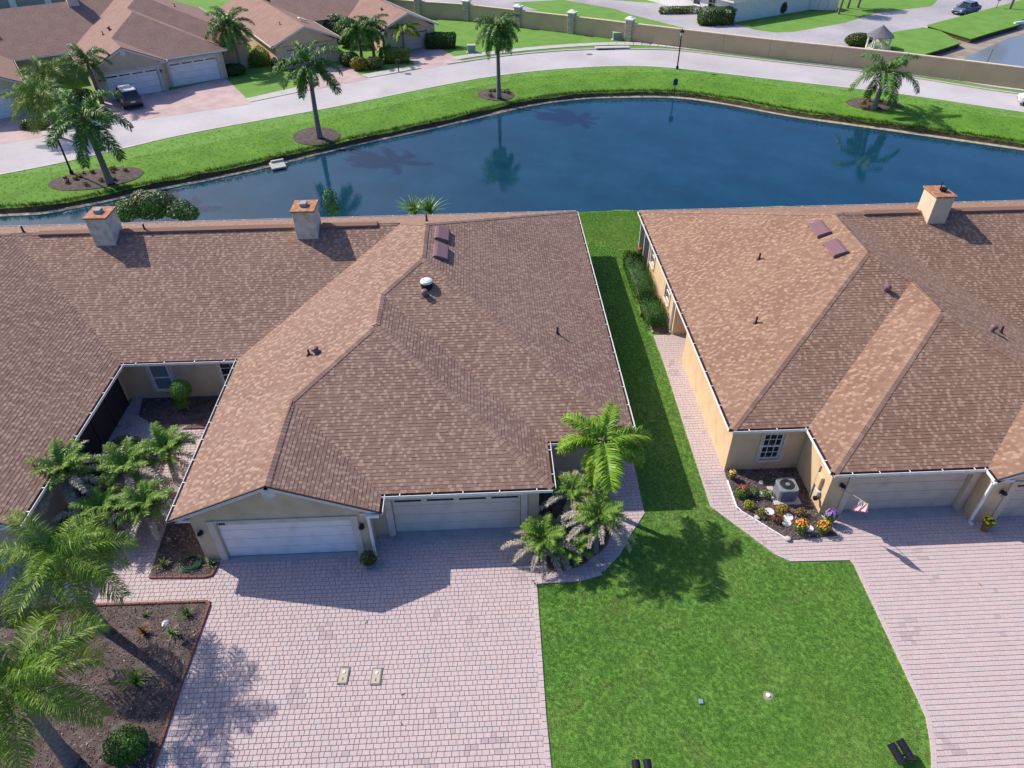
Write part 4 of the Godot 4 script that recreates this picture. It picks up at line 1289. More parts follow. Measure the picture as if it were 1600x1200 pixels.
func grass_over(called: String, label: String, poly: PackedVector2Array, voids: Array, per_m2: float, mesh: Mesh, green: Color, dry: Color, on_bank := false, size := 1.0) -> void:
	var bounds := Rect2(poly[0], Vector2.ZERO)
	for q in poly: bounds = bounds.expand(q)
	var spots := []
	var tints := []
	var total := int(bounds.get_area() * per_m2)
	for k in total:
		var q := Vector2(rng.randf_range(bounds.position.x, bounds.end.x), rng.randf_range(bounds.position.y, bounds.end.y))
		if not Geometry2D.is_point_in_polygon(q, poly): continue
		var out := false
		for vd in voids:
			if Geometry2D.is_point_in_polygon(q, vd): out = true
		if out: continue
		var y := 0.0
		if on_bank:
			if q.y < -44.0:
				if shore_distance(q) < 0.75: continue
				y = ground_h(q) + 0.015
		var sc := rng.randf_range(0.75, 1.25) * size
		spots.append(Transform3D(Basis(Vector3.UP, rng.randf() * TAU).scaled(Vector3(sc, sc, sc)), Vector3(q.x, y, q.y)))
		var f := clampf(0.34 + 0.8 * fine.get_noise_2d(q.x * 9.0, q.y * 9.0) + 0.35 * fine.get_noise_2d(q.x * 40.0, q.y * 40.0) + rng.randf_range(-0.34, 0.34), 0, 1)
		var tint := green.lerp(dry, f * f)
		# thin, dried-out spots
		var bare := smoothstep(0.30, 0.5, fine.get_noise_2d(q.x * 55.0 + 700.0, q.y * 55.0) * 0.7 + fine.get_noise_2d(q.x * 16.0, q.y * 16.0 + 400.0) * 0.5)
		tints.append(tint.lerp(Color(0.30, 0.24, 0.11), bare * rng.randf_range(0.1, 0.7)))
	var o := scatter(self, called, mesh, M.blade, spots, tints)
	tag(o, label, "grass", "", "stuff")

func build_grass() -> void:
	var short := blade_mesh(6, 0.055, 0.036, 0.0055)
	var lawn := PackedVector2Array([Vector2(1.25, -3.0), Vector2(1.33, -8.61), Vector2(1.30, -10.90), Vector2(1.39, -15.95), Vector2(3.06, -15.98), Vector2(4.14, -16.27), Vector2(4.86, -17.04), Vector2(5.42, -17.95), Vector2(6.23, -19.07), Vector2(6.32, -23.38), Vector2(6.3, -26.5), Vector2(5.4, -27.0), Vector2(5.4, -48.3), Vector2(14, -48.3), Vector2(14, -41.6), Vector2(9.8, -41.4), Vector2(8.81, -40.32), Vector2(8.67, -38.29), Vector2(8.61, -34.62), Vector2(8.74, -31.81), Vector2(8.90, -31.55), Vector2(8.96, -28.67), Vector2(8.88, -23.67), Vector2(8.84, -19.31), Vector2(10.72, -16.65), Vector2(11.23, -16.32), Vector2(13.52, -16.27), Vector2(13.36, -10.31), Vector2(13.03, -9.33), Vector2(12.24, -7.75), Vector2(12.2, -3.0)])
	grass_over("grass", "mown green grass of the front lawn and the strip between the villas", Geometry2D.offset_polygon(lawn, 0.06)[0], [], 480.0, short, Color(0.125, 0.285, 0.05), Color(0.28, 0.35, 0.11), true)
	var tall := blade_mesh(9, 0.13, 0.06, 0.012)
	var far := PackedVector2Array([Vector2(-39.08, -56.92), Vector2(-33.01, -60.77), Vector2(-26.38, -65.59), Vector2(-14.62, -71.93), Vector2(-3.48, -78.69), Vector2(3.48, -82.19), Vector2(10.77, -83.90), Vector2(16.62, -84.23), Vector2(22.13, -82.78), Vector2(30.76, -78.23), Vector2(41.82, -72.12), Vector2(51.10, -65.79), Vector2(47.16, -58.92), Vector2(38.21, -64.01), Vector2(30.28, -68.66), Vector2(24.57, -72.97), Vector2(19.86, -75.40), Vector2(13.89, -75.83), Vector2(5.05, -73.75), Vector2(-3.27, -68.61), Vector2(-11.77, -63.64), Vector2(-17.75, -59.56), Vector2(-22.38, -56.87), Vector2(-26.77, -54.62), Vector2(-31.97, -51.68), Vector2(-36.38, -50.96)])
	grass_over("grass", "bright green grass on the far bank of the pond", far, [], 14.0, tall, Color(0.12, 0.28, 0.02), Color(0.18, 0.32, 0.035), true, 0.75)
	# rough fringe hanging over the eroded lip
	var fringe := blade_mesh(10, 0.12, 0.3, 0.016)
	var ring := smooth_ring(shore, 0.16)
	var spots := []
	var tints := []
	for i in ring.size():
		if ring[i].y > -49.4: continue
		var m := ring.size()
		var t := (ring[(i + 3) % m] - ring[(i + m - 3) % m]).normalized()
		var o := Vector2(-t.y, t.x)
		if Geometry2D.is_point_in_polygon(ring[i] + o * 0.4, shore): o = -o
		for k in 2:
			var q := ring[i] + o * rng.randf_range(0.5, 0.95)
			var sc := rng.randf_range(0.5, 1.15)
			spots.append(Transform3D(Basis(Vector3.UP, rng.randf() * TAU).scaled(Vector3(sc, sc, sc)), Vector3(q.x, -0.44, q.y)))
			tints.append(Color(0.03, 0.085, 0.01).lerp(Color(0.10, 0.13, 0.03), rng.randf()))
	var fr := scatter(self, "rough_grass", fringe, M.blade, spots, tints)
	tag(fr, "dark rough grass fringe hanging over the pond's eroded edge", "grass", "", "stuff")

# ---------------------------------------------------------------- plants
func frond_mesh(len: float, pairs: int, leaf: float, width: float, a0: float, a1: float, plume: float, base: Color, tip: Color, hang := 1.0, stalk := 0.12) -> ArrayMesh:
	# a feather leaf: a drooping midrib in the x-y plane with leaflets on both sides
	var m := MB.new()
	var pts := [Vector3.ZERO]
	var dirs := []
	var steps := 14
	for i in steps:
		var a := lerpf(a0, a1, pow((i + 0.5) / steps, 1.15))
		var d := Vector3(cos(a), sin(a), 0)
		dirs.append(d)
		pts.append(pts[i] + d * len / steps)
	dirs.append(dirs[steps - 1])
	var rad := []
	for i in pts.size(): rad.append(lerpf(0.028, 0.006, float(i) / steps) * (0.6 + len * 0.12))
	m.col = base.lerp(Color(0.25, 0.28, 0.09), 0.5)
	m.tube(pts, rad, 4, false)
	for k in pairs:
		var t := lerpf(stalk, 0.985, (k + rng.randf() * 0.6) / pairs)
		var fi := t * steps
		var i := mini(int(fi), steps - 1)
		var p: Vector3 = pts[i].lerp(pts[i + 1], fi - i)
		var d: Vector3 = dirs[i]
		var n := Vector3(-d.y, d.x, 0)
		var l := leaf * pow(sin(PI * clampf(0.12 + 0.8 * t, 0, 1)), 0.6) * rng.randf_range(0.8, 1.1)
		for s in [-1.0, 1.0]:
			var up := rng.randf_range(-plume, plume) + 0.12
			var o: Vector3 = (Vector3(0, 0, s) * 0.85 + d * rng.randf_range(0.4, 0.75) + n * up).normalized()
			var mid := p + o * l * 0.5
			var drop := rng.randf_range(0.4, 1.2) * hang
			var end := mid + (o * 0.75 + Vector3(0, -drop, 0)).normalized() * l * 0.5
			var w := (d - o * d.dot(o)).normalized() * width * 0.5
			var w2 := w.rotated(o, rng.randf_range(-0.7, 0.7))
			m.col = base.lerp(tip, clampf(rng.randf() * 0.6 + 0.5 * t * t, 0, 1))
			m.quad(p - w * 0.5, p + w * 0.5, mid + w2, mid - w2)
			m.tri(mid - w2, mid + w2, end)
	return m.mesh()

var fronds := {}

func build_fronds() -> void:
	var g := Color(0.075, 0.19, 0.02); var y := Color(0.21, 0.33, 0.035)
	fronds.queen = []
	for k in 6:
		var a0: float = [1.15, 0.85, 0.55, 0.25, 0.0, -0.35][k]
		var a1: float = [-0.15, -0.65, -0.95, -1.15, -1.25, -1.35][k]
		fronds.queen.append(frond_mesh(1.0 * 3.0, 118, 0.92, 0.030, a0, a1, 0.7, g.lerp(y, 0.06 * k), y.lerp(Color(0.30, 0.28, 0.03), 0.1 * k), 1.2))
	fronds.fresh = []
	for k in 3:
		fronds.fresh.append(frond_mesh(2.15, 110, 0.60, 0.042, [0.75, 0.45, 0.2][k], [-0.5, -0.85, -1.1][k], 0.5, Color(0.10, 0.24, 0.015), Color(0.26, 0.40, 0.03), 0.45))
	fronds.pond = []
	for k in 5:
		var a0: float = [1.2, 0.8, 0.4, 0.0, -0.5][k]
		var a1: float = [-0.3, -0.9, -1.2, -1.35, -1.45][k]
		fronds.pond.append(frond_mesh(3.6, 84, 0.9, 0.07, a0, a1, 0.5, Color(0.045, 0.14, 0.022), Color(0.13, 0.26, 0.042)))
	fronds.date = []
	for k in 3:
		fronds.date.append(frond_mesh(0.92, 50, 0.25, 0.022, [1.2, 0.95, 0.7][k], [0.2, -0.2, -0.6][k], 0.3, Color(0.065, 0.18, 0.022), Color(0.20, 0.32, 0.045), 0.5))
	fronds.dry = []
	for k in 3:
		fronds.dry.append(frond_mesh(1.5, 60, 0.2, 0.024, [0.75, 0.45, 0.1][k], [-0.7, -1.0, -1.25][k], 0.6, Color(0.33, 0.29, 0.20), Color(0.52, 0.47, 0.38), 0.6))

func trunk_mesh(h: float, r0: float, r1: float, lean: Vector2, rings: int) -> ArrayMesh:
	var m := MB.new()
	var pts := []
	var rad := []
	for i in rings * 2 + 1:
		var t := float(i) / (rings * 2)
		pts.append(Vector3(lean.x * t * t, h * t, lean.y * t * t))
		var r := lerpf(r0, r1, t) + (0.3 * r0 * pow(1 - t, 8))
		rad.append(r * (1.0 if i % 2 == 0 else 0.95))
	m.tube(pts, rad, 12)
	return m.mesh()

func palm(called: String, label: String, at: Vector3, h: float, r0: float, lean: Vector2, kind: String, n: int, scale: float, group: String, fixed: Array = [], dry := 0, droop := 0.0) -> Node3D:
	var root := thing(called, label, "palm", at, group)
	put(root, "trunk", trunk_mesh(h, r0, r0 * 0.72, lean, maxi(6, int(h * 3))), M.bark)
	var top := Vector3(lean.x, h, lean.y)
	var cs := MB.new()
	cs.col = Color(0.16, 0.17, 0.07)
	cs.lathe([Vector2(r0 * 0.78, -0.3), Vector2(r0 * 0.95, 0.0), Vector2(r0 * 0.8, 0.22 * scale), Vector2(0.02, 0.5 * scale)], 9, top)
	put(root, "crown_base", cs.mesh(), M.leaf)
	var set_: Array = fronds[kind]
	var count := n if fixed.is_empty() else fixed.size()
	for k in count:
		var az: float = k * 2.39996 + rng.randf_range(-0.25, 0.25)
		var mi := mini(int(float(k) / count * set_.size()), set_.size() - 1)
		var sc := scale * rng.randf_range(0.85, 1.08)
		if not fixed.is_empty():
			az = fixed[k][0]
			mi = fixed[k][1]
			sc = scale * fixed[k][2]
		var bs := Basis(Vector3.UP, az) * Basis(Vector3.BACK, rng.randf_range(-0.08, 0.08) - droop) * Basis(Vector3.RIGHT, rng.randf_range(-0.25, 0.25))
		put(root, "frond", set_[mi], M.leaf, Transform3D(bs.scaled(Vector3(sc, sc, sc)), top + Vector3(0, 0.12 * scale, 0)))
	for k in dry:
		var bs := Basis(Vector3.UP, k * 2.39996 + 1.0) * Basis(Vector3.BACK, rng.randf_range(-0.15, 0.2))
		var sc := scale * rng.randf_range(0.8, 1.05)
		put(root, "dry_frond", fronds.dry[rng.randi() % 3], M.leaf, Transform3D(bs.scaled(Vector3(sc, sc, sc)), top - Vector3(0, 0.05, 0)))
	return root

func leaf_cloud(size: Vector3, n: int, leaf: float, col: Color, shape: String) -> ArrayMesh:
	# many small leaves through the outer part of a rounded or boxy volume standing on y = 0
	var m := MB.new()
	var dim := Vector3(size.x, size.y, size.z) / 2
	for k in n:
		var p := Vector3(rng.randfn(), rng.randfn(), rng.randfn()).normalized()
		if shape == "box":
			p = p / maxf(absf(p.x), maxf(absf(p.y), absf(p.z)))
			p = p.lerp(p.normalized() * 1.25, 0.18)
		var depth := 1.0 - (0.14 if shape == "box" else 0.3) * pow(rng.randf(), 2.0) + 0.08 * fine.get_noise_3d(p.x * 60, p.y * 60, p.z * 60) * 2.0
		var q := Vector3(p.x * dim.x, p.y * dim.y, p.z * dim.z) * depth + Vector3(0, dim.y, 0)
		if q.y < 0.02: q.y = 0.02 + rng.randf() * 0.05
		var nr := (p + Vector3(rng.randf_range(-1, 1), rng.randf_range(-0.6, 1), rng.randf_range(-1, 1)) * 0.8).normalized()
		var u := nr.cross(Vector3(rng.randf_range(-1, 1), rng.randf_range(-1, 1), rng.randf_range(-1, 1))).normalized()
		var w := nr.cross(u)
		var l := leaf * rng.randf_range(0.6, 1.2)
		m.col = col.lerp(Color(col.r * 2.1, col.g * 1.75, col.b * 1.5), rng.randf())
		m.tri(q - u * l * 0.5, q + w * l * 0.28, q + u * l * 0.5)
		m.tri(q - u * l * 0.5, q + u * l * 0.5, q - w * l * 0.28)
	return m.mesh()

func bush(called: String, label: String, category: String, at: Vector3, size: Vector3, n: int, leaf: float, col: Color, group := "", shape := "round") -> Node3D:
	var root := thing(called, label, category, at, group)
	put(root, "foliage", leaf_cloud(size, n, leaf, col, shape), M.leaf)
	if shape == "box":
		var core := MB.new()
		for k in int(size.x * size.z * 14.0):
			var a := Vector3(rng.randf_range(-0.4, 0.4) * size.x, 0.0, rng.randf_range(-0.45, 0.45) * size.z)
			core.tube([a, a + Vector3(rng.randf_range(-0.15, 0.15), size.y * rng.randf_range(0.6, 0.85), rng.randf_range(-0.15, 0.15))], [0.014, 0.006], 4, false)
		put(root, "twigs", core.mesh(), M.bark)
	var st := MB.new()
	st.tube([Vector3(0, -0.03, 0), Vector3(0.02, size.y * 0.35, 0.01), Vector3(-0.02, size.y * 0.6, 0)], [0.03, 0.025, 0.015], 5)
	for k in 3:
		var a := k * 2.1
		st.tube([Vector3(0, size.y * 0.2, 0), Vector3(cos(a) * size.x * 0.3, size.y * 0.6, sin(a) * size.z * 0.3)], [0.018, 0.008], 4)
	put(root, "stem", st.mesh(), M.bark)
	return root

func petals(root: Node3D, size: Vector3, n: int, cols: Array, r := 0.045) -> void:
	for ci in cols.size():
		var m := MB.new()
		for k in 6:
			var a := TAU * k / 6; var b := TAU * (k + 1) / 6
			m.col = cols[ci]
			m.tri(Vector3(0, 0.012, 0), Vector3(cos(b) * r, 0.02, -sin(b) * r), Vector3(cos(a) * r, 0.02, -sin(a) * r))
		var mesh := m.mesh()
		for k in n / cols.size():
			var a := rng.randf() * TAU
			var e := rng.randf_range(0.2, 1.4)
			var d := Vector3(cos(a) * cos(e), sin(e), sin(a) * cos(e))
			var up := d
			var x := up.cross(Vector3(0.3, 0.2, 0.9)).normalized()
			put(root, "flower", mesh, M.leaf, Transform3D(Basis(x, up, x.cross(up)), Vector3(d.x * size.x / 2, size.y / 2 + d.y * size.y / 2, d.z * size.z / 2) * 1.02))

func blade_plant(called: String, label: String, at: Vector3, h: float, n: int, w: float, c0: Color, c1: Color, group := "") -> Node3D:
	# a clump of arching strap leaves
	var root := thing(called, label, "plant", at, group)
	for v in 3:
		var m := MB.new()
		var pts := []
		for i in 5:
			var t := i / 4.0
			pts.append(Vector3(h * (0.15 + 0.2 * v) * t * t * 2.0, h * (t - 0.25 * t * t * (0.5 + v * 0.6)), 0))
		for i in 4:
			var wa: float = w * (1.0 - pow(i / 4.0, 2)); var wb: float = w * (1.0 - pow((i + 1) / 4.0, 2))
			m.col = c0.lerp(c1, i / 3.0)
			m.quad(pts[i] - Vector3(0, 0, wa), pts[i] + Vector3(0, 0, wa), pts[i + 1] + Vector3(0, 0, wb), pts[i + 1] - Vector3(0, 0, wb))
		var mesh := m.mesh()
		for k in n / 3:
			var sc := rng.randf_range(0.7, 1.1)
			put(root, "leaf", mesh, M.leaf, Transform3D(Basis(Vector3.UP, rng.randf() * TAU).scaled(Vector3(sc, sc, sc)), Vector3(rng.randf_range(-0.06, 0.06), 0, rng.randf_range(-0.06, 0.06))))
	return root

func build_plants() -> void:
	build_fronds()
	# tall palms of the near beds
	var p := palm("queen_palm", "tall feathery palm with bright arching fronds standing at the front path's corner", Vector3(-14.0, 0.03, -14.75), 4.0, 0.17, Vector2(0.15, 0.1), "queen", 17, 0.82, "tall palms in the large mulch bed")
	p = palm("queen_palm", "tall feathery palm at the lower left picture corner, nearest of all", Vector3(-13.2, 0.03, -10.2), 4.1, 0.2, Vector2(0.05, -0.25), "queen", 16, 0.86, "tall palms in the large mulch bed")
	palm("queen_palm", "slender palm with five bright fronds over the brown roof's front corner", Vector3(4.15, 0.03, -19.5), 3.7, 0.13, Vector2(0.08, 0.05), "fresh", 0, 0.9, "", [[2.55, 0, 1.0], [1.25, 0, 1.0], [0.12, 1, 1.05], [3.25, 1, 1.0], [-1.62, 1, 1.3], [1.9, 0, 0.7], [-2.3, 2, 0.75], [-0.7, 2, 0.7], [0.6, 0, 0.6], [2.9, 2, 0.9], [0.0, 2, 0.9], [-1.3, 2, 0.8], [-2.0, 2, 1.0], [1.55, 1, 0.9], [-0.4, 2, 0.95], [3.0, 2, 1.0]])
	# shaggy date palms
	palm("pygmy_palm", "shaggy dwarf palm with dry tan skirt nearest the beige garage door", Vector3(1.82, 0.03, -17.17), 0.85, 0.12, Vector2(-0.05, 0.05), "date", 20, 1.15, "shaggy dwarf palms by the garage", [], 17)
	palm("pygmy_palm", "shaggy dwarf palm with tan skirt below the slender bright palm", Vector3(3.83, 0.03, -17.25), 1.9, 0.12, Vector2(0.0, 0.0), "date", 20, 1.15, "shaggy dwarf palms by the garage", [], 17)
	palm("pygmy_palm", "shaggy dwarf palm half hidden behind the roof's gutter corner", Vector3(3.10, 0.03, -18.57), 1.9, 0.11, Vector2(-0.1, 0.0), "date", 12, 1.05, "shaggy dwarf palms by the garage", [], 17)
	palm("pygmy_palm", "shaggy dwarf palm between the garage palm and the bed's edge", Vector3(2.88, 0.03, -17.00), 0.5, 0.1, Vector2(0.0, 0.1), "date", 16, 0.95, "shaggy dwarf palms by the garage", [], 4)
	palm("pygmy_palm", "grey green dwarf palm leaning over the left wing's gutter", Vector3(-16.99, 0.03, -20.35), 2.0, 0.11, Vector2(-0.2, -0.2), "date", 22, 1.5, "dwarf palms of the courtyard", [], 16)
	palm("pygmy_palm", "dwarf palm in the middle of the courtyard entry", Vector3(-15.14, 0.03, -21.03), 1.5, 0.11, Vector2(0.1, -0.1), "date", 22, 1.4, "dwarf palms of the courtyard", [], 17)
	palm("pygmy_palm", "dwarf palm touching the white gutter of the garage wing", Vector3(-13.87, 0.03, -22.08), 1.4, 0.11, Vector2(0.05, -0.1), "date", 22, 1.4, "dwarf palms of the courtyard", [], 13)
	palm("pygmy_palm", "dwarf palm with green centre nearest the garage gable's left eave", Vector3(-13.67, 0.03, -19.30), 1.2, 0.11, Vector2(-0.05, 0.0), "date", 22, 1.3, "dwarf palms of the courtyard", [], 13)
	# pond palms
	palm("queen_palm", "leaning queen palm in the oval bed at the pond's left end", Vector3(-29.8, -0.15, -55.4), 4.8, 0.26, Vector2(-0.3, -0.2), "pond", 16, 1.0, "palms round the pond")
	palm("queen_palm", "queen palm with bare grey trunk second from the left by the pond", Vector3(-14.7, -0.15, -64.5), 5.9, 0.24, Vector2(0.1, -0.2), "pond", 17, 0.92, "palms round the pond")
	palm("queen_palm", "tall straight queen palm in the middle of the pond's far bank", Vector3(1.8, -0.1, -74.8), 6.5, 0.22, Vector2(0.0, 0.0), "pond", 26, 0.82, "palms round the pond", [], 3, 0.25)
	palm("queen_palm", "stout queen palm on the pond's right bank before the tan wall", Vector3(38.0, -0.2, -68.6), 3.2, 0.27, Vector2(0.35, -0.1), "pond", 12, 1.0, "palms round the pond")
	# far palms among the houses
	palm("queen_palm", "bright feathery palm before the far garage gable at the left", Vector3(-38.26, 0.0, -65.58), 3.3, 0.2, Vector2(-0.3, 0.0), "queen", 16, 1.05, "palms of the far gardens")
	palm("queen_palm", "feathery palm against the far courtyard roof", Vector3(-40.57, 0.0, -71.85), 3.6, 0.2, Vector2(-0.1, -0.3), "queen", 16, 1.0, "palms of the far gardens")
	palm("queen_palm", "palm with drooping fronds before the far grey gable", Vector3(-38.23, 0.0, -75.19), 4.0, 0.2, Vector2(-0.1, 0.0), "pond", 14, 0.75, "palms of the far gardens")
	palm("queen_palm", "full palm between the two far roofs at the top", Vector3(-26.92, 0.0, -85.73), 4.6, 0.2, Vector2(-0.2, 0.0), "pond", 24, 0.85, "palms of the far gardens")
	palm("queen_palm", "left palm of the far shrub bed's pair", Vector3(-13.74, 0.0, -88.68), 3.2, 0.2, Vector2(0.0, 0.0), "pond", 22, 0.72, "palms of the far gardens")
	palm("queen_palm", "right palm of the far shrub bed's pair", Vector3(-12.44, 0.0, -89.69), 3.4, 0.2, Vector2(0.1, 0.0), "pond", 22, 0.68, "palms of the far gardens")
	palm("queen_palm", "small yellow-green palm before the farthest garage door", Vector3(-9.11, 0.0, -92.59), 2.4, 0.14, Vector2(0.0, 0.0), "fresh", 9, 1.2, "palms of the far gardens")
	palm("pygmy_palm", "low dwarf palm beside the far shrub bed's lamp", Vector3(-10.92, 0.0, -88.74), 0.9, 0.14, Vector2(0.0, 0.0), "date", 16, 1.3, "palms of the far gardens")
	# courtyard plants
	var t := thing("topiary", "green ball topiary on a stem before the shaded courtyard window", "topiary", Vector3(-14.77, 0.03, -26.73))
	put(t, "foliage_ball", leaf_cloud(Vector3(1.05, 1.05, 1.05), 3600, 0.06, Color(0.05, 0.16, 0.015), "round"), M.leaf, Transform3D(Basis(), Vector3(0, 0.72, 0)))
	put(t, "foliage_ball", leaf_cloud(Vector3(0.75, 0.65, 0.75), 1000, 0.06, Color(0.05, 0.16, 0.015), "round"), M.leaf, Transform3D(Basis(), Vector3(-0.12, 0.22, 0.05)))
	var ts := MB.new()
	ts.tube([Vector3.ZERO, Vector3(0.02, 0.6, 0), Vector3(0, 1.4, 0)], [0.05, 0.04, 0.03], 6)
	put(t, "stem", ts.mesh(), M.bark)
	palm("pygmy_palm", "dwarf palm half hidden behind the bright corner palm", Vector3(-15.44, 0.03, -19.26), 1.1, 0.11, Vector2(0.0, 0.0), "date", 20, 1.3, "dwarf palms of the courtyard", [], 12)
	palm("pygmy_palm", "low dwarf palm in the shade between two courtyard palms", Vector3(-16.19, 0.03, -21.19), 0.9, 0.11, Vector2(0.0, 0.0), "date", 20, 1.2, "dwarf palms of the courtyard", [], 12)
	bush("shrub", "dark spreading shrub under the courtyard entry's palms", "shrub", Vector3(-15.65, 0.03, -20.28), Vector3(1.7, 0.9, 1.5), 2200, 0.1, Color(0.025, 0.075, 0.012))
	bush("shrub", "dark rounded shrub in the shade of the courtyard's left wall", "shrub", Vector3(-16.30, 0.03, -23.47), Vector3(1.5, 1.2, 1.4), 2200, 0.09, Color(0.025, 0.075, 0.012))
	bush("shrub", "dark leafy shrub behind the bright palm by the left wing", "shrub", Vector3(-15.67, 0.03, -18.06), Vector3(1.6, 0.7, 1.9), 2200, 0.1, Color(0.025, 0.075, 0.012))
	bush("shrub", "round dark shrub at the large mulch bed's lower corner", "shrub", Vector3(-11.47, 0.03, -10.41), Vector3(1.35, 0.95, 1.2), 2600, 0.09, Color(0.03, 0.10, 0.012))
	blade_plant("strap_plant", "bright green strap-leaved clump in the large mulch bed", Vector3(-12.12, 0.04, -12.65), 0.75, 48, 0.022, Color(0.07, 0.2, 0.015), Color(0.22, 0.36, 0.03))
	blade_plant("strap_plant", "dark grassy clump near the brick corner of the large bed", Vector3(-11.21, 0.04, -15.16), 0.5, 42, 0.014, Color(0.05, 0.12, 0.02), Color(0.09, 0.19, 0.03))
	blade_plant("strap_plant", "reddish brown leafy plant in the large mulch bed", Vector3(-12.53, 0.04, -14.51), 0.42, 36, 0.026, Color(0.16, 0.06, 0.025), Color(0.26, 0.13, 0.04))
	var wf := blade_plant("flowering_plant", "small plant with white blooms in the large mulch bed", Vector3(-11.58, 0.04, -14.46), 0.36, 18, 0.03, Color(0.08, 0.2, 0.03), Color(0.14, 0.28, 0.05))
	petals(wf, Vector3(0.3, 0.7, 0.3), 9, [Color(0.8, 0.8, 0.76)], 0.06)
	blade_plant("strap_plant", "tiny dark sprout between the white blooms and the path", Vector3(-12.74, 0.04, -15.24), 0.2, 18, 0.02, Color(0.05, 0.12, 0.02), Color(0.09, 0.19, 0.03))
	blade_plant("strap_plant", "tiny dark plant beside the small white blooms", Vector3(-11.21, 0.04, -14.30), 0.25, 24, 0.02, Color(0.03, 0.05, 0.02), Color(0.06, 0.09, 0.03))
	blade_plant("strap_plant", "low green plant beside the coiled garden hose", Vector3(-12.82, 0.05, -17.39), 0.4, 24, 0.03, Color(0.06, 0.14, 0.02), Color(0.12, 0.22, 0.04))
	blade_plant("strap_plant", "low green plant under the garage's left lamp", Vector3(-11.01, 0.05, -17.36), 0.35, 24, 0.03, Color(0.06, 0.14, 0.03), Color(0.11, 0.2, 0.06))
	# hedges beside the ochre villa
	bush("hedge", "long clipped hedge beside the ochre villa", "hedge", Vector3(9.2, 0.03, -37.3), Vector3(1.15, 1.0, 4.9), 19000, 0.065, Color(0.027, 0.09, 0.014), "clipped hedges by the ochre villa", "box")
	bush("hedge", "short clipped hedge at the path's end beside the ochre villa", "hedge", Vector3(9.3, 0.03, -33.3), Vector3(1.15, 1.0, 2.2), 10000, 0.065, Color(0.027, 0.09, 0.014), "clipped hedges by the ochre villa", "box")
	# shrubs behind the left villa
	var ol := bush("oleander", "tall oleander with pink blooms behind the left chimney", "shrub", Vector3(-23.64, 0.0, -48.28), Vector3(2.6, 1.7, 2.0), 2000, 0.2, Color(0.06, 0.16, 0.035))
	for q in [[-1.6, 0.1, 1.9, 1.5], [1.6, 0.1, 2.2, 1.3], [-0.7, 0.5, 1.7, 1.5], [0.7, 0.6, 1.8, 1.3], [2.4, 0.0, 1.7, 1.0], [-2.3, 0.0, 1.5, 1.2], [0.1, 0.7, 1.6, 1.3]]:
		put(ol, "foliage", leaf_cloud(Vector3(q[2], q[3], q[2]), 1100, 0.2, Color(0.06, 0.16, 0.035).lerp(Color(0.09, 0.15, 0.06), rng.randf()), "round"), M.leaf, Transform3D(Basis(Vector3.UP, rng.randf() * 6.0), Vector3(q[0], q[1], rng.randf_range(-0.4, 0.4))))
	petals(ol, Vector3(4.0, 1.9, 2.0), 40, [Color(0.55, 0.16, 0.20), Color(0.5, 0.24, 0.2)], 0.08)
	bush("shrub", "green shrub tip beside the second chimney", "shrub", Vector3(-10.88, 0.0, -47.80), Vector3(1.2, 2.2, 1.0), 900, 0.14, Color(0.04, 0.12, 0.015))
	blade_plant("reeds", "upright green reeds rising behind the roof ridge", Vector3(-5.05, 0.0, -47.13), 1.7, 60, 0.07, Color(0.08, 0.19, 0.02), Color(0.16, 0.28, 0.05), "reeds behind the roof")
	blade_plant("reeds", "right clump of upright green reeds behind the roof ridge", Vector3(-3.95, 0.0, -47.17), 1.75, 60, 0.07, Color(0.08, 0.19, 0.02), Color(0.16, 0.28, 0.05), "reeds behind the roof")
	# flowers round the air conditioner
	var f := bush("flowering_plant", "red geranium nearest the ochre wall's corner", "flowers", Vector3(10.36, 0.07, -19.77), Vector3(0.6, 0.5, 0.55), 420, 0.1, Color(0.05, 0.15, 0.02))
	petals(f, Vector3(0.5, 0.55, 0.45), 14, [Color(0.45, 0.03, 0.04)], 0.05)
	f = bush("flowering_plant", "orange and yellow blooms left of the last white oval", "flowers", Vector3(12.13, 0.07, -17.81), Vector3(0.6, 0.62, 0.55), 420, 0.09, Color(0.06, 0.13, 0.02))
	petals(f, Vector3(0.6, 0.62, 0.55), 60, [Color(0.70, 0.25, 0.03), Color(0.75, 0.48, 0.04), Color(0.62, 0.12, 0.03)], 0.038)
	f = bush("flowering_plant", "orange and yellow blooms nearest the drive", "flowers", Vector3(13.02, 0.07, -17.76), Vector3(0.58, 0.55, 0.5), 400, 0.09, Color(0.06, 0.13, 0.02))
	petals(f, Vector3(0.58, 0.55, 0.5), 50, [Color(0.70, 0.25, 0.03), Color(0.75, 0.48, 0.04), Color(0.62, 0.12, 0.03)], 0.038)
	var yl := [[1170, 786, "yellow-green"], [1190, 800, "olive"], [1221, 792, "gold-leaved"], [1198, 770, "dull green"], [1175, 768, "trailing green"], [1250, 800, "dry brown-green"], [1214, 812, "reddish sparse"]]
	for q in yl:
		bush("low_plant", q[2] + " small plant of the air conditioner's flower bed", "plant", place(q[0], q[1]), Vector3(0.5, 0.36, 0.45), 200, 0.1, {"yellow-green": Color(0.16, 0.18, 0.02), "olive": Color(0.12, 0.13, 0.03), "gold-leaved": Color(0.22, 0.17, 0.02), "dull green": Color(0.07, 0.13, 0.03), "trailing green": Color(0.05, 0.10, 0.02), "dry brown-green": Color(0.12, 0.10, 0.04), "reddish sparse": Color(0.14, 0.06, 0.03)}[q[2]])
	# far shrubs
	for q in far_bushes: bush(q[0], q[1], "shrub", q[2], q[3], int(q[4] * 2.6), q[5], q[6], "", q[7])

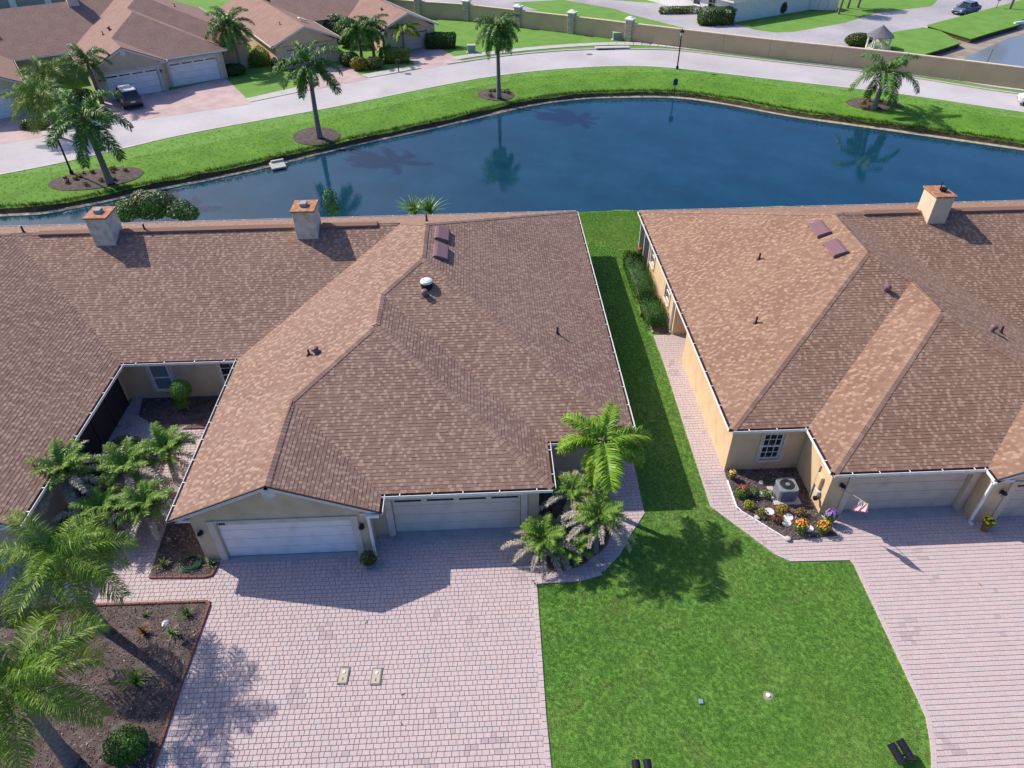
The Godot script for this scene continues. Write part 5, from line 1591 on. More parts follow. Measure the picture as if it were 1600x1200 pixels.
var spots_px := {}
func place(px: int, py: int) -> Vector3:
	return bed_spots["%d_%d" % [px, py]]
var bed_spots := {"1170_786": Vector3(10.47, 0.07, -19.13), "1190_800": Vector3(10.85, 0.07, -18.67), "1221_792": Vector3(11.74, 0.07, -18.86), "1198_770": Vector3(11.40, 0.07, -19.69), "1175_768": Vector3(10.88, 0.07, -19.78), "1250_800": Vector3(12.44, 0.07, -18.65), "1214_812": Vector3(11.39, 0.07, -18.37)}
var far_bushes := [
	["hedge", "dark box hedge beside the farthest garage", Vector3(-4.69, 0.0, -94.66), Vector3(3.6, 1.6, 2.0), 2200, 0.22, Color(0.025, 0.075, 0.012), "box"],
	["hedge", "clipped yellow-green hedge in the far shrub bed", Vector3(-9.85, 0.0, -88.38), Vector3(3.4, 1.5, 1.6), 1800, 0.2, Color(0.09, 0.15, 0.02), "box"],
	["shrub", "golden shrub at the left end of the far shrub bed", Vector3(-13.65, 0.0, -85.49), Vector3(2.0, 1.4, 1.6), 900, 0.2, Color(0.16, 0.15, 0.02), "round"],
	["shrub", "greyish round shrub in front of the far shrub bed", Vector3(-11.96, 0.0, -85.88), Vector3(2.2, 1.3, 1.6), 900, 0.2, Color(0.08, 0.10, 0.03), "round"],
	["tree", "dark round evergreen at the top behind the second far roof", Vector3(-19.11, 0.0, -105.56), Vector3(4.4, 5.4, 4.0), 2600, 0.35, Color(0.03, 0.07, 0.012), "round"],
	["shrub", "silvery shrub below the dark round evergreen", Vector3(-18.15, 0.0, -99.57), Vector3(3.4, 3.0, 2.8), 1400, 0.26, Color(0.09, 0.12, 0.05), "round"],
	["shrub", "leafy green shrub between the far gables", Vector3(-16.07, 0.0, -96.18), Vector3(3.8, 3.2, 3.0), 1600, 0.26, Color(0.06, 0.12, 0.03), "round"],
	["shrub", "dark shrub beside the far middle drive", Vector3(-14.88, 0.0, -87.15), Vector3(2.4, 1.5, 2.2), 1100, 0.2, Color(0.025, 0.06, 0.012), "round"],
	["hedge", "green hedge along the far ochre wall", Vector3(-25.40, 0.0, -90.13), Vector3(2.2, 1.3, 5.5), 1800, 0.2, Color(0.08, 0.16, 0.02), "box"],
	["shrub", "dark round shrub at the far ochre wall's end", Vector3(-22.67, 0.0, -86.69), Vector3(2.4, 1.3, 1.8), 1000, 0.2, Color(0.025, 0.06, 0.012), "round"],
	["shrub", "dark shrubs' clump right of the far twin garages", Vector3(-27.32, 0.0, -84.50), Vector3(2.6, 1.2, 2.0), 1100, 0.2, Color(0.03, 0.06, 0.015), "round"],
	["shrub", "dark bushy shrub left of the parked dark car", Vector3(-39.18, 0.0, -73.67), Vector3(2.6, 2.0, 2.4), 1300, 0.2, Color(0.025, 0.06, 0.012), "round"],
	["hedge", "low hedge behind the leftmost pavement piece", Vector3(-40.45, 0.0, -68.24), Vector3(4.2, 0.8, 1.4), 1300, 0.16, Color(0.05, 0.10, 0.02), "box"],
	["hedge", "big clipped hedge at the white house's corner", Vector3(32.08, 0.0, -104.07), Vector3(4.6, 2.0, 2.6), 2600, 0.24, Color(0.04, 0.085, 0.018), "box"],
	["hedge", "low hedge along the white house's front", Vector3(28.75, 0.0, -110.87), Vector3(5.5, 0.9, 1.2), 1700, 0.18, Color(0.05, 0.10, 0.02), "box"],
	["shrub", "small dark round shrub against the white house", Vector3(42.82, 0.0, -109.24), Vector3(1.4, 1.7, 1.3), 700, 0.2, Color(0.03, 0.06, 0.015), "round"],
	["shrub", "olive shrub left of the gazebo", Vector3(46.12, 0.0, -91.23), Vector3(3.4, 1.5, 2.0), 1400, 0.22, Color(0.06, 0.09, 0.02), "round"],
]

# ---------------------------------------------------------------- things near the villas
func build_near_things() -> void:
	# garden hose
	var h := thing("garden_hose", "coiled dark green garden hose on the mulch by the garage corner", "hose", Vector3(-11.77, 0.07, -17.47))
	var m := MB.new()
	var pts := []
	for i in 121:
		var t := i / 120.0
		var a := t * TAU * 5.0
		var r := 0.40 + 0.05 * sin(t * 17.0) - 0.1 * t
		pts.append(Vector3(cos(a) * r, 0.02 + 0.10 * t + 0.015 * sin(a * 1.3), sin(a) * r * 0.95))
	pts.append(Vector3(0.1, 0.05, 0.25)); pts.append(Vector3(-0.05, 0.02, 0.1)); pts.append(Vector3(0.05, 0.02, -0.1))
	var rad := []
	for q in pts: rad.append(0.017)
	m.tube(pts, rad, 6)
	put(h, "hose", m.mesh(), M.hose)
	m = MB.new()
	m.tube([Vector3(0.05, 0.02, -0.1), Vector3(0.08, 0.03, -0.2), Vector3(0.1, 0.05, -0.26)], [0.02, 0.025, 0.018], 8)
	put(h, "nozzle", m.mesh(), M.black)
	# pots
	pot("potted_plant", "potted dark green plant beside the white garage door", Vector3(-4.87, 0.04, -17.02), 0.26, 0.3, M.pot_grey, Color(0.05, 0.08, 0.015), [])
	pot("potted_plant", "potted green plant with purple blooms at the ochre garage pillar", Vector3(13.43, 0.04, -18.19), 0.2, 0.34, M.pot_grey, Color(0.07, 0.19, 0.02), [Color(0.30, 0.14, 0.5)])
	pot("potted_plant", "brown pot of yellow blooms at the right garage pillar", Vector3(19.47, 0.04, -17.52), 0.18, 0.4, M.pot_brown, Color(0.10, 0.14, 0.02), [Color(0.72, 0.58, 0.04)])
	pot("potted_plant", "small flower pot against the shaded ochre wall's corner", Vector3(10.22, 0.07, -20.78), 0.13, 0.22, M.pot_brown, Color(0.08, 0.12, 0.02), [Color(0.6, 0.4, 0.1)])
	pot("potted_plant", "red geranium pot by the white porch post", Vector3(9.84, 0.04, -40.27), 0.24, 0.28, M.pot_brown, Color(0.06, 0.14, 0.02), [Color(0.55, 0.03, 0.03)])
	# air conditioner
	var ac := thing("air_conditioner", "grey outdoor air conditioner on a concrete pad by the ochre wall", "air conditioner", Vector3(12.12, 0.02, -19.69))
	m = MB.new()
	m.cbox(Vector3(0, 0.06, 0), Vector3(1.12, 0.14, 1.05), 0.02)
	put(ac, "pad", m.mesh(), M.concrete)
	m = MB.new()
	ac_ring(m, 0.41, 0.13, 0.75)
	put(ac, "casing", m.mesh(), M.ac_grey)
	for k in 9:
		m = MB.new()
		ac_ring(m, 0.416, 0.2 + k * 0.06, 0.2 + k * 0.06 + 0.025)
		put(ac, "louvre", m.mesh(), M.ac_dark)
	m = MB.new()
	m.lathe([Vector2(0.30, 0.0), Vector2(0.34, 0.012), Vector2(0.36, 0.012), Vector2(0.37, 0.0)], 24, Vector3(0, 0.752, 0))
	put(ac, "fan_rim", m.mesh(), M.ac_grey)
	m = MB.new()
	m.lathe([Vector2(0.31, 0.0), Vector2(0.0, 0.002)], 24, Vector3(0, 0.754, 0))
	put(ac, "fan_opening", m.mesh(), M.black)
	for k in 5:
		m = MB.new()
		var ring := []
		var rr := []
		for i in 25:
			var a := TAU * i / 24
			ring.append(Vector3(cos(a) * (0.06 + k * 0.055), 0.768, sin(a) * (0.06 + k * 0.055))); rr.append(0.005)
		m.tube(ring, rr, 4, false)
		put(ac, "grille_wire", m.mesh(), M.ac_dark)
	m = MB.new()
	m.lathe([Vector2(0.09, 0.0), Vector2(0.09, 0.02), Vector2(0.0, 0.025)], 12, Vector3(0, 0.758, 0))
	put(ac, "fan_hub", m.mesh(), M.ac_grey)
	# white ovals
	var ov := [[Vector3(11.22, 0.09, -18.84), 0.27, "white oval plate nearest the olive plant in the flower bed"], [Vector3(11.90, 0.09, -18.51), 0.25, "upper white oval plate of the touching pair in the flower bed"], [Vector3(11.73, 0.09, -18.24), 0.25, "lower white oval plate of the touching pair in the flower bed"], [Vector3(12.52, 0.09, -17.90), 0.24, "white oval plate between the two orange blooms"], [Vector3(11.18, 0.09, -19.79), 0.2, "small white plate left of the air conditioner's pad"], [Vector3(11.40, 0.09, -20.47), 0.12, "round white garden globe behind the air conditioner"]]
	for q in ov:
		var o := thing("garden_plate", q[2], "garden plate", q[0], "white plates in the flower bed")
		m = MB.new()
		m.lathe([Vector2(0.9, 0.0), Vector2(1.0, 0.06), Vector2(0.93, 0.13), Vector2(0.5, 0.1), Vector2(0.0, 0.09)], 22)
		var k: float = q[1]
		put(o, "plate", m.mesh(), M.plate, Transform3D(Basis.from_euler(Vector3(0.12, 0.2, 0)).scaled(Vector3(k * 0.78, 0.3, k * 0.68)), Vector3.ZERO))
	for q in [[Vector3(11.50, 0.09, -17.44), "pale round stone at the flower bed's front corner"], [Vector3(10.63, 0.09, -18.56), "pale small stone on the flower bed's white edging"]]:
		var st := thing("garden_stone", q[1], "stone", q[0])
		m = MB.new()
		m.lathe([Vector2(0.1, -0.02), Vector2(0.13, 0.02), Vector2(0.11, 0.06), Vector2(0.05, 0.085), Vector2(0.0, 0.09)], 9)
		put(st, "stone", m.mesh(), M.concrete)
	# flag on its slanting pole
	var fp: Vector3 = Vector3(13.83, 1.51, -18.66)
	var fe: Vector3 = Vector3(13.88, 2.35, -17.11)
	var fl := thing("flag", "striped flag on a slanting pole at the ochre garage", "flag", fp)
	var d := (fe - fp)
	m = MB.new()
	m.tube([Vector3.ZERO, d], [0.013, 0.011], 6)
	m.lathe([Vector2(0.0, 0.0), Vector2(0.025, 0.02), Vector2(0.0, 0.05)], 8, d)
	put(fl, "pole", m.mesh(), M.pole_tan)
	m = MB.new()
	var nu := 26
	var nv := 10
	var g := []
	for i in nu + 1:
		var row := []
		for j in nv + 1:
			var u := float(i) / nu; var v := float(j) / nv
			var p := d * (1.0 - 0.32 * u) + Vector3(0.0, -0.72 * v * (0.55 + 0.45 * u), 0.0) + Vector3(0.07 * sin(u * 14.0 + v * 2.0) * v, 0, 0.07 * cos(u * 14.0) * v) - d * 0.12 * v * u
			row.append(p)
		g.append(row)
	for i in nu:
		for j in nv:
			var stripe := int(float(i) / 2) % 2 == 0
			m.col = Color(0.36, 0.07, 0.11) if stripe else Color(0.78, 0.76, 0.76)
			if i >= 14 and j < 5: m.col = Color(0.04, 0.05, 0.2) if (i + j) % 3 != 0 else Color(0.7, 0.7, 0.75)
			m.quad(g[i][j], g[i + 1][j], g[i + 1][j + 1], g[i][j + 1])
	put(fl, "cloth", m.mesh(), M.chip)
	# meter lids in the drive
	for q in [[Vector3(-5.27, 0.05, -12.58), "left grey utility lid with a white dot in the drive"], [Vector3(-4.17, 0.05, -12.50), "right grey utility lid with a white dot in the drive"]]:
		var l := thing("utility_cover", q[1], "utility cover", q[0], "utility lids in the pink drive", -0.04)
		m = MB.new()
		m.cbox(Vector3(0, -0.01, 0), Vector3(0.36, 0.05, 0.62), 0.01)
		put(l, "frame", m.mesh(), M.lid_frame)
		m = MB.new()
		m.cbox(Vector3(0, 0.012, 0), Vector3(0.28, 0.03, 0.52), 0.008)
		put(l, "lid", m.mesh(), M.lid)
		m = MB.new()
		m.lathe([Vector2(0.055, 0.0), Vector2(0.05, 0.018), Vector2(0.0, 0.022)], 14, Vector3(0, 0.026, -0.12))
		put(l, "cap", m.mesh(), M.plate)
		m = MB.new()
		m.box(Vector3(0, 0.028, 0.13), Vector3(0.025, 0.008, 0.1))
		put(l, "slot", m.mesh(), M.black)
	# lawn fittings
	var sp := thing("sprinkler_cap", "small white round cap in a bare spot of the front lawn", "sprinkler", Vector3(8.68, 0.0, -11.23))
	m = MB.new()
	m.lathe([Vector2(0.075, 0.0), Vector2(0.075, 0.05), Vector2(0.06, 0.065), Vector2(0.0, 0.07)], 16)
	put(sp, "cap", m.mesh(), M.plate)
	m = MB.new()
	m.lathe([Vector2(0.17, 0.0), Vector2(0.13, 0.02), Vector2(0.0, 0.024)], 14)
	put(sp, "bare_soil", m.mesh(), M.sand)
	sp = thing("valve_box", "small blue grey valve lid in the front lawn", "valve lid", Vector3(6.44, 0.0, -11.13))
	m = MB.new()
	m.cbox(Vector3(0, 0.025, 0), Vector3(0.14, 0.07, 0.16), 0.01)
	put(sp, "lid", m.mesh(), M.lid_blue)
	# twin spotlights
	spotlight("black twin spotlight on the lawn near the right drive", Vector3(11.93, 0.45, -9.11), 0.30)
	spotlight("black twin spotlight at the bottom edge of the lawn", Vector3(4.08, 0.45, -8.94), 0.0)
	# leaves and splinters on the drives
	for q in [[Vector3(-3.23, 0.05, -11.85), "dark twig right of the utility lids"], [Vector3(-4.75, 0.05, -14.58), "dark twig above the utility lids"], [Vector3(-3.22, 0.05, -10.87), "dead leaf at the drive's lower middle"], [Vector3(17.88, 0.05, -15.03), "dark oily spot's leaf on the right drive"]]:
		var tw := thing("twig", q[1], "twig", q[0], "", rng.randf() * 3.0)
		m = MB.new()
		m.tube([Vector3(-0.08, 0, 0), Vector3(0, 0.015, 0.012), Vector3(0.08, 0.0, 0)], [0.008, 0.012, 0.005], 5)
		put(tw, "twig", m.mesh(), M.soil)
	# brown box by the hedge
	var bx := thing("border_light", "small tan stake light beside the short hedge", "garden light", Vector3(8.73, 0.04, -33.67))
	m = MB.new()
	m.cbox(Vector3(0, 0.12, 0), Vector3(0.2, 0.22, 0.26), 0.02)
	put(bx, "body", m.mesh(), M.pot_brown)

func ac_ring(m: MB, r: float, y0: float, y1: float) -> void:
	# a square drum with well rounded corners
	var ring := []
	for k in 32:
		var a := TAU * (k + 0.5) / 32
		var q := Vector2(cos(a), sin(a))
		var e := pow(pow(absf(q.x), 5.0) + pow(absf(q.y), 5.0), -0.2)
		ring.append(q * e * r)
	for k in 32:
		var a: Vector2 = ring[k]; var b: Vector2 = ring[(k + 1) % 32]
		m.quad(Vector3(b.x, y0, b.y), Vector3(a.x, y0, a.y), Vector3(a.x, y1 - 0.03, a.y), Vector3(b.x, y1 - 0.03, b.y))
		m.quad(Vector3(b.x, y1 - 0.03, b.y), Vector3(a.x, y1 - 0.03, a.y), Vector3(a.x, y1, a.y) * Vector3(0.94, 1, 0.94), Vector3(b.x, y1, b.y) * Vector3(0.94, 1, 0.94))
		m.tri(Vector3(0, y1, 0), Vector3(b.x * 0.94, y1, b.y * 0.94), Vector3(a.x * 0.94, y1, a.y * 0.94))

func pot(called: String, label: String, at: Vector3, r: float, h: float, mat: Material, col: Color, bloom: Array) -> void:
	var o := thing(called, label, "potted plant", at)
	var m := MB.new()
	m.lathe([Vector2(r * 0.65, 0), Vector2(r * 0.9, h * 0.85), Vector2(r, h * 0.85), Vector2(r, h), Vector2(r * 0.86, h), Vector2(r * 0.84, h * 0.9), Vector2(0.0, h * 0.9)], 18)
	put(o, "pot", m.mesh(), mat)
	var f := put(o, "foliage", leaf_cloud(Vector3(r * 2.6, r * 1.9, r * 2.5), 420, 0.1, col, "round"), M.leaf, Transform3D(Basis(), Vector3(0, h * 0.85, 0)))
	if bloom.size() > 0:
		var fl := Node3D.new()
		fl.name = "blooms"
		o.add_child(fl, true)
		fl.position = Vector3(0, h * 0.85, 0)
		petals(fl, Vector3(r * 2.4, r * 2.2, r * 2.4), 24, bloom, 0.05)

func spotlight(label: String, at: Vector3, turn: float) -> void:
	var o := thing("spotlight", label, "spotlight", Vector3(at.x, 0, at.z), "black lawn spotlights", turn)
	var m := MB.new()
	m.tube([Vector3(0, 0, 0.1), Vector3(0, 0.4, 0.1)], [0.03, 0.03], 8)
	m.tube([Vector3(-0.2, 0.42, 0.1), Vector3(0.2, 0.42, 0.1)], [0.035, 0.035], 8)
	put(o, "bracket", m.mesh(), M.gloss_black)
	for s in [-1.0, 1.0]:
		m = MB.new()
		var a := Vector3(s * 0.17, 0.38, 0.3); var b := Vector3(s * 0.17, 0.52, -0.3)
		var u := (b - a).normalized()
		m.lathe([Vector2(0.0, 0.0), Vector2(0.1, 0.0), Vector2(0.125, 0.02), Vector2(0.125, 0.58), Vector2(0.11, 0.6), Vector2(0.1, 0.57), Vector2(0.0, 0.55)], 18, a, Basis(Vector3.RIGHT, u, Vector3.RIGHT.cross(u)))
		put(o, "lamp_head", m.mesh(), M.gloss_black)

# ---------------------------------------------------------------- far things
func lamp_post(label: String, at: Vector3, h: float, group: String) -> void:
	var o := thing("lamp_post", label, "lamp post", at, group)
	var m := MB.new()
	m.lathe([Vector2(0.16, 0), Vector2(0.15, 0.25), Vector2(0.08, 0.4), Vector2(0.065, h - 0.5), Vector2(0.05, h - 0.45)], 10)
	put(o, "pole", m.mesh(), M.black)
	m = MB.new()
	m.lathe([Vector2(0.12, h - 0.45), Vector2(0.24, h - 0.1), Vector2(0.0, h - 0.09)], 8)
	put(o, "lamp_glass", m.mesh(), M.plate)
	m = MB.new()
	m.lathe([Vector2(0.29, h - 0.1), Vector2(0.24, h + 0.02), Vector2(0.06, h + 0.14), Vector2(0.03, h + 0.26), Vector2(0.0, h + 0.28)], 8)
	put(o, "lamp_cap", m.mesh(), M.black)

func loft(m: MB, stations: Array) -> void:
	# stations: [x, half width at the bottom, half width at the top, y bottom, y top]; rounded section
	var rings := []
	for s in stations:
		var c: float = minf(0.09, (s[4] - s[3]) * 0.3)
		rings.append([Vector3(s[0], s[3], s[1] - c), Vector3(s[0], s[3] + c, s[1]), Vector3(s[0], s[4] - c, s[2] + 0.02), Vector3(s[0], s[4], s[2] - c), Vector3(s[0], s[4], -s[2] + c), Vector3(s[0], s[4] - c, -s[2] - 0.02), Vector3(s[0], s[3] + c, -s[1]), Vector3(s[0], s[3], -s[1] + c)])
	for i in rings.size() - 1:
		for k in 8:
			var j := (k + 1) % 8
			m.quad(rings[i][k], rings[i + 1][k], rings[i + 1][j], rings[i][j])
	for e in [0, rings.size() - 1]:
		for k in range(1, 7): m.tri(rings[e][0], rings[e][k], rings[e][k + 1])

func car(called: String, label: String, at: Vector3, heading: Vector2, suv: bool, paint: Color, roof_bars: bool) -> void:
	# local x points forward
	var o := thing(called, label, "car", at, "", atan2(-heading.y, heading.x))
	var body := plain(paint.r, paint.g, paint.b, 0.25)
	body.clearcoat_enabled = true
	body.clearcoat = 0.6
	body.clearcoat_roughness = 0.1
	var m := MB.new()
	var top := 1.02 if suv else 0.88
	loft(m, [[-2.3, 0.74, 0.70, 0.42, top - 0.12], [-2.2, 0.88, 0.84, 0.3, top], [-1.4, 0.92, 0.88, 0.24, top + 0.02], [0.0, 0.92, 0.88, 0.22, top], [1.0, 0.92, 0.86, 0.24, top - 0.04], [1.9, 0.88, 0.78, 0.28, top - 0.18], [2.25, 0.74, 0.62, 0.34, top - 0.34]])
	put(o, "body", m.mesh(), body)
	var rt := 1.72 if suv else 1.42
	m = MB.new()
	if suv: loft(m, [[-2.12, 0.80, 0.62, top - 0.02, top + 0.05], [-1.85, 0.81, 0.66, top - 0.02, rt - 0.08], [-0.4, 0.82, 0.68, top - 0.02, rt - 0.02], [0.35, 0.81, 0.66, top - 0.02, rt - 0.06], [1.15, 0.78, 0.60, top - 0.08, top + 0.0]])
	else: loft(m, [[-2.05, 0.76, 0.64, top - 0.06, top + 0.03], [-1.2, 0.81, 0.64, top - 0.04, rt - 0.08], [-0.5, 0.82, 0.66, top - 0.04, rt - 0.02], [0.15, 0.82, 0.65, top - 0.04, rt - 0.04], [1.25, 0.78, 0.60, top - 0.12, top - 0.04]])
	put(o, "windows", m.mesh(), M.glass)
	m = MB.new()
	var x0 := -1.9 if suv else -1.1
	m.cbox(Vector3((x0 + 0.3) / 2, rt - 0.01, 0), Vector3(0.3 - x0, 0.08, 1.34), 0.03)
	put(o, "roof", m.mesh(), M.roof_silver if roof_bars else body)
	for s in [-1.0, 1.0]:
		for q in [[0.35, 1.1, 0.0], [-0.35, -0.3, 0.0], [x0, x0 - 0.2, 0.0]]:
			m = MB.new()
			m.tube([Vector3(q[0], rt - 0.02, s * 0.64), Vector3(q[1], top - 0.02, s * 0.83)], [0.045, 0.05], 5)
			put(o, "pillar", m.mesh(), body)
		if roof_bars:
			m = MB.new()
			m.tube([Vector3(-1.7, rt + 0.06, s * 0.58), Vector3(0.2, rt + 0.06, s * 0.58)], [0.03, 0.03], 6)
			put(o, "roof_rail", m.mesh(), M.silver)
		m = MB.new()
		m.cbox(Vector3(0.75, top + 0.08, s * 0.98), Vector3(0.14, 0.13, 0.2), 0.03)
		put(o, "mirror", m.mesh(), body)
		m = MB.new()
		m.cbox(Vector3(-2.22, top - 0.22, s * 0.68), Vector3(0.14, 0.26, 0.24), 0.03)
		put(o, "tail_light", m.mesh(), M.tail)
		m = MB.new()
		m.cbox(Vector3(2.06, top - 0.32, s * 0.6), Vector3(0.24, 0.14, 0.28), 0.03)
		put(o, "headlight", m.mesh(), M.plate)
		for x in [-1.4, 1.4]:
			var w := Node3D.new()
			w.name = unique(o, "wheel")
			o.add_child(w, true)
			w.position = Vector3(x, 0.34, s * 0.82)
			var ax := Basis(Vector3.RIGHT, Vector3(0, 0, s), Vector3(0, -s, 0))
			m = MB.new()
			m.lathe([Vector2(0.2, -0.1), Vector2(0.33, -0.1), Vector2(0.34, 0.0), Vector2(0.33, 0.1), Vector2(0.21, 0.11)], 18, Vector3.ZERO, ax)
			put(w, "tyre", m.mesh(), M.black)
			m = MB.new()
			m.lathe([Vector2(0.21, 0.08), Vector2(0.15, 0.09), Vector2(0.05, 0.11), Vector2(0.0, 0.11)], 12, Vector3.ZERO, ax)
			put(w, "rim", m.mesh(), M.silver)
	m = MB.new()
	m.cbox(Vector3(-2.31, top - 0.28, 0), Vector3(0.03, 0.14, 0.4), 0.008)
	put(o, "number_plate", m.mesh(), M.plate)
	m = MB.new()
	m.cbox(Vector3(-2.26, 0.42, 0), Vector3(0.2, 0.18, 1.6), 0.04)
	put(o, "bumper", m.mesh(), M.black)
	m = MB.new()
	m.cbox(Vector3(2.2, 0.46, 0), Vector3(0.14, 0.16, 1.0), 0.03)
	put(o, "grille", m.mesh(), M.black)

func build_wall() -> void:
	var line := [Vector2(-22, -118.5), Vector2(-8.42, -111.60), Vector2(-1.59, -109.02), Vector2(5.34, -104.63), Vector2(12.09, -100.49), Vector2(18.82, -96.09), Vector2(24.36, -92.50), Vector2(33.55, -86.69), Vector2(45.51, -79.89), Vector2(55.60, -73.03), Vector2(72, -64.0)]
	var w := thing("perimeter_wall", "long tan boundary wall with stone piers behind the road", "wall")
	var h := 1.95
	for i in line.size() - 1:
		var a: Vector2 = line[i]; var b: Vector2 = line[i + 1]
		var t := (b - a).normalized()
		var n := int(ceil(a.distance_to(b) / 7.0)) if i >= 5 else 1
		for k in n:
			var p := a.lerp(b, float(k) / n); var q := a.lerp(b, float(k + 1) / n)
			var mid := (p + q) / 2
			var bs := Basis(Vector3.UP, -t.angle())
			var m := MB.new()
			m.cbox(Vector3(mid.x, h / 2, mid.y), Vector3(p.distance_to(q) - 0.02, h, 0.26), 0.012, bs)
			put(w, "wall_panel", m.mesh(), M.wall)
			m = MB.new()
			m.cbox(Vector3(mid.x, h + 0.06, mid.y), Vector3(p.distance_to(q) - 0.01, 0.13, 0.42), 0.025, bs)
			put(w, "coping", m.mesh(), M.wall_cap)
	for i in range(1, 6):
		var a: Vector2 = line[i]
		var t: Vector2 = (line[i + 1] - line[i - 1]).normalized()
		var pier := Node3D.new()
		pier.name = unique(w, "pier")
		w.add_child(pier, true)
		pier.transform = Transform3D(Basis(Vector3.UP, -t.angle()), Vector3(a.x, 0, a.y))
		for k in 6:
			var m := MB.new()
			m.cbox(Vector3(0, 0.2 + k * 0.4, 0), Vector3(0.84 + 0.03 * (k % 2), 0.385, 0.84 + 0.03 * (k % 2)), 0.03)
			put(pier, "stone_course", m.mesh(), M.pier)
		var m := MB.new()
		m.cbox(Vector3(0, 2.47, 0), Vector3(1.14, 0.16, 1.14), 0.03)
		m.lathe([Vector2(0.62, 2.55), Vector2(0.2, 2.78), Vector2(0.0, 2.8)], 4)
		put(pier, "pier_cap", m.mesh(), M.white)

func build_far_houses() -> void:
	var pa := {"xw": -11.88, "xe": 5.82, "x1": 2.2, "xg": -4.28, "gf": -17.5, "z2": -18.38, "z3": -20.9, "zb": -42.16, "zl": -27.3, "ig": 0.5, "i1": 0.5, "i3": 0.42, "ie": 0.5}
	var r := thing("villa", "far grey-beige villa with twin white garages at the upper left", "house", Vector3(-19.5, 0, -66.9), "", deg_to_rad(32))
	var hs := {1: [["door", 3.35, 5.02, 0.0, 2.1, M.door_white, true]], 3: [["door", 3.28, 5.0, 0.0, 2.12, M.door_white, true]]}
	r.scale = Vector3(1.0, 1.13, 1.0)
	villa(r, pa, 1.0, 0.0, -14.6, {"stucco": M.stucco, "trim": M.trim, "holes": hs})
	villa(r, pa, -1.0, -29.2, -14.6, {"stucco": M.stucco, "trim": M.trim, "holes": hs})
	chimney(r, Vector3(-9.27, 0, -34.5), Vector2(1.1, 1.25), 6.82, M.chimney, 0)
	chimney(r, Vector3(-19.6, 0, -34.5), Vector2(1.1, 1.25), 6.82, M.chimney, 0)
	wall_lamp(r, Transform3D(Basis(), Vector3(-5.05, 1.7, -17.6)))
	wall_lamp(r, Transform3D(Basis(), Vector3(-10.95, 1.7, -17.6)))
	cowl(r, Vector3(-7.6, E + S * 4.28, -25.0), Vector3(-S, 1, 0).normalized())
	pipe(r, Vector3(-8.4, E + S * 3.48, -25.0), 0.35)
	pipe(r, Vector3(0.5, E + S * 5.32, -30.0), 0.35)
	gable_house()
	white_house()
	# the house behind, only its grey side shows
	var bk := thing("house", "long grey house behind the far villa's roof ridge", "house")
	var ba := Vector2(-76.44, -119.53); var bb := Vector2(-54.41, -127.72)
	var bt := (bb - ba).normalized()
	var bn := Vector2(bt.y, -bt.x)
	wall_run(bk, ba, bb, 2.6, [], M.grey_wall)
	wall_run(bk, bb, bb + bn * 9.0, 2.6, [], M.grey_wall)
	for k in 5:
		var pp := ba.lerp(bb, (k + 0.5) / 5.0) - bn * 0.1
		var pm := MB.new()
		pm.cbox(Vector3(pp.x, 1.3, pp.y), Vector3(0.9, 2.6, 0.3), 0.03, Basis(Vector3.UP, -bt.angle()))
		put(bk, "pilaster", pm.mesh(), M.white)
	var rm := MB.new()
	var R0 := Vector3(ba.x, 2.6, ba.y) - Vector3(bn.x, 0, bn.y) * 0.5; var R1 := Vector3(bb.x, 2.6, bb.y) - Vector3(bn.x, 0, bn.y) * 0.5
	var up9 := Vector3(bn.x, 0, bn.y) * 5.0 + Vector3(0, 1.8, 0)
	rm.quad(R0, R1, R1 + up9, R0 + up9)
	rm.quad(R0 + up9, R1 + up9, R1 + up9 + Vector3(bn.x, -0.36, bn.y) * 5.0, R0 + up9 + Vector3(bn.x, -0.36, bn.y) * 5.0)
	put(bk, "roof", rm.mesh(), M.far_grey_roof)

func gable_wing(r: Node3D, x0: float, x1: float, depth: float, stucco: Material, door: Material) -> void:
	# a wing with its garage gable to the front (z = 0)
	var o := 0.45
	var xm := (x0 + x1) / 2
	var pk := E + S * (xm - x0 + o)
	var roof := MB.new()
	roof.quad(Vector3(x0 - o, E, 0.3), Vector3(xm, pk, 0.3), Vector3(xm, pk, -depth), Vector3(x0 - o, E, -depth))
	roof.quad(Vector3(x1 + o, E, -depth), Vector3(xm, pk, -depth), Vector3(xm, pk, 0.3), Vector3(x1 + o, E, 0.3))
	put(r, "roof", roof.mesh(), M.far_shingle)
	var m := MB.new()
	for s in [[x0 - o, xm], [xm, x1 + o]]:
		var a := Vector3(s[0], E if s[0] != xm else pk, 0.3); var b := Vector3(s[1], pk if s[1] == xm else E, 0.3)
		m.quad(a, b, b - Vector3(0, 0.22, 0), a - Vector3(0, 0.22, 0))
	put(r, "barge_board", m.mesh(), M.fascia)
	for x in [x0 - o, x1 + o]:
		m = MB.new()
		m.box(Vector3(x, E - 0.08, -depth / 2 + 0.15), Vector3(0.14, 0.14, depth))
		put(r, "gutter", m.mesh(), M.white)
	m = MB.new()
	m.tri(Vector3(x0, 2.3, 0), Vector3(x1, 2.3, 0), Vector3(xm, pk - 0.1, 0))
	put(r, "gable_wall", m.mesh(), stucco)
	var cu := (x1 - x0) / 2
	wall_run(r, Vector2(x0, 0), Vector2(x1, 0), 2.38, [[cu - 2.45, cu + 2.45, 0.0, 2.1]], stucco)
	garage_door(r, frame_at(Vector2(x0, 0), Vector2(x1, 0), cu, 0.0), 4.9, 2.1, door, M.trim_tan, true)
	wall_run(r, Vector2(x0, -depth), Vector2(x0, 0), 2.5, [], stucco)
	wall_run(r, Vector2(x1, 0), Vector2(x1, -depth), 2.5, [], stucco)

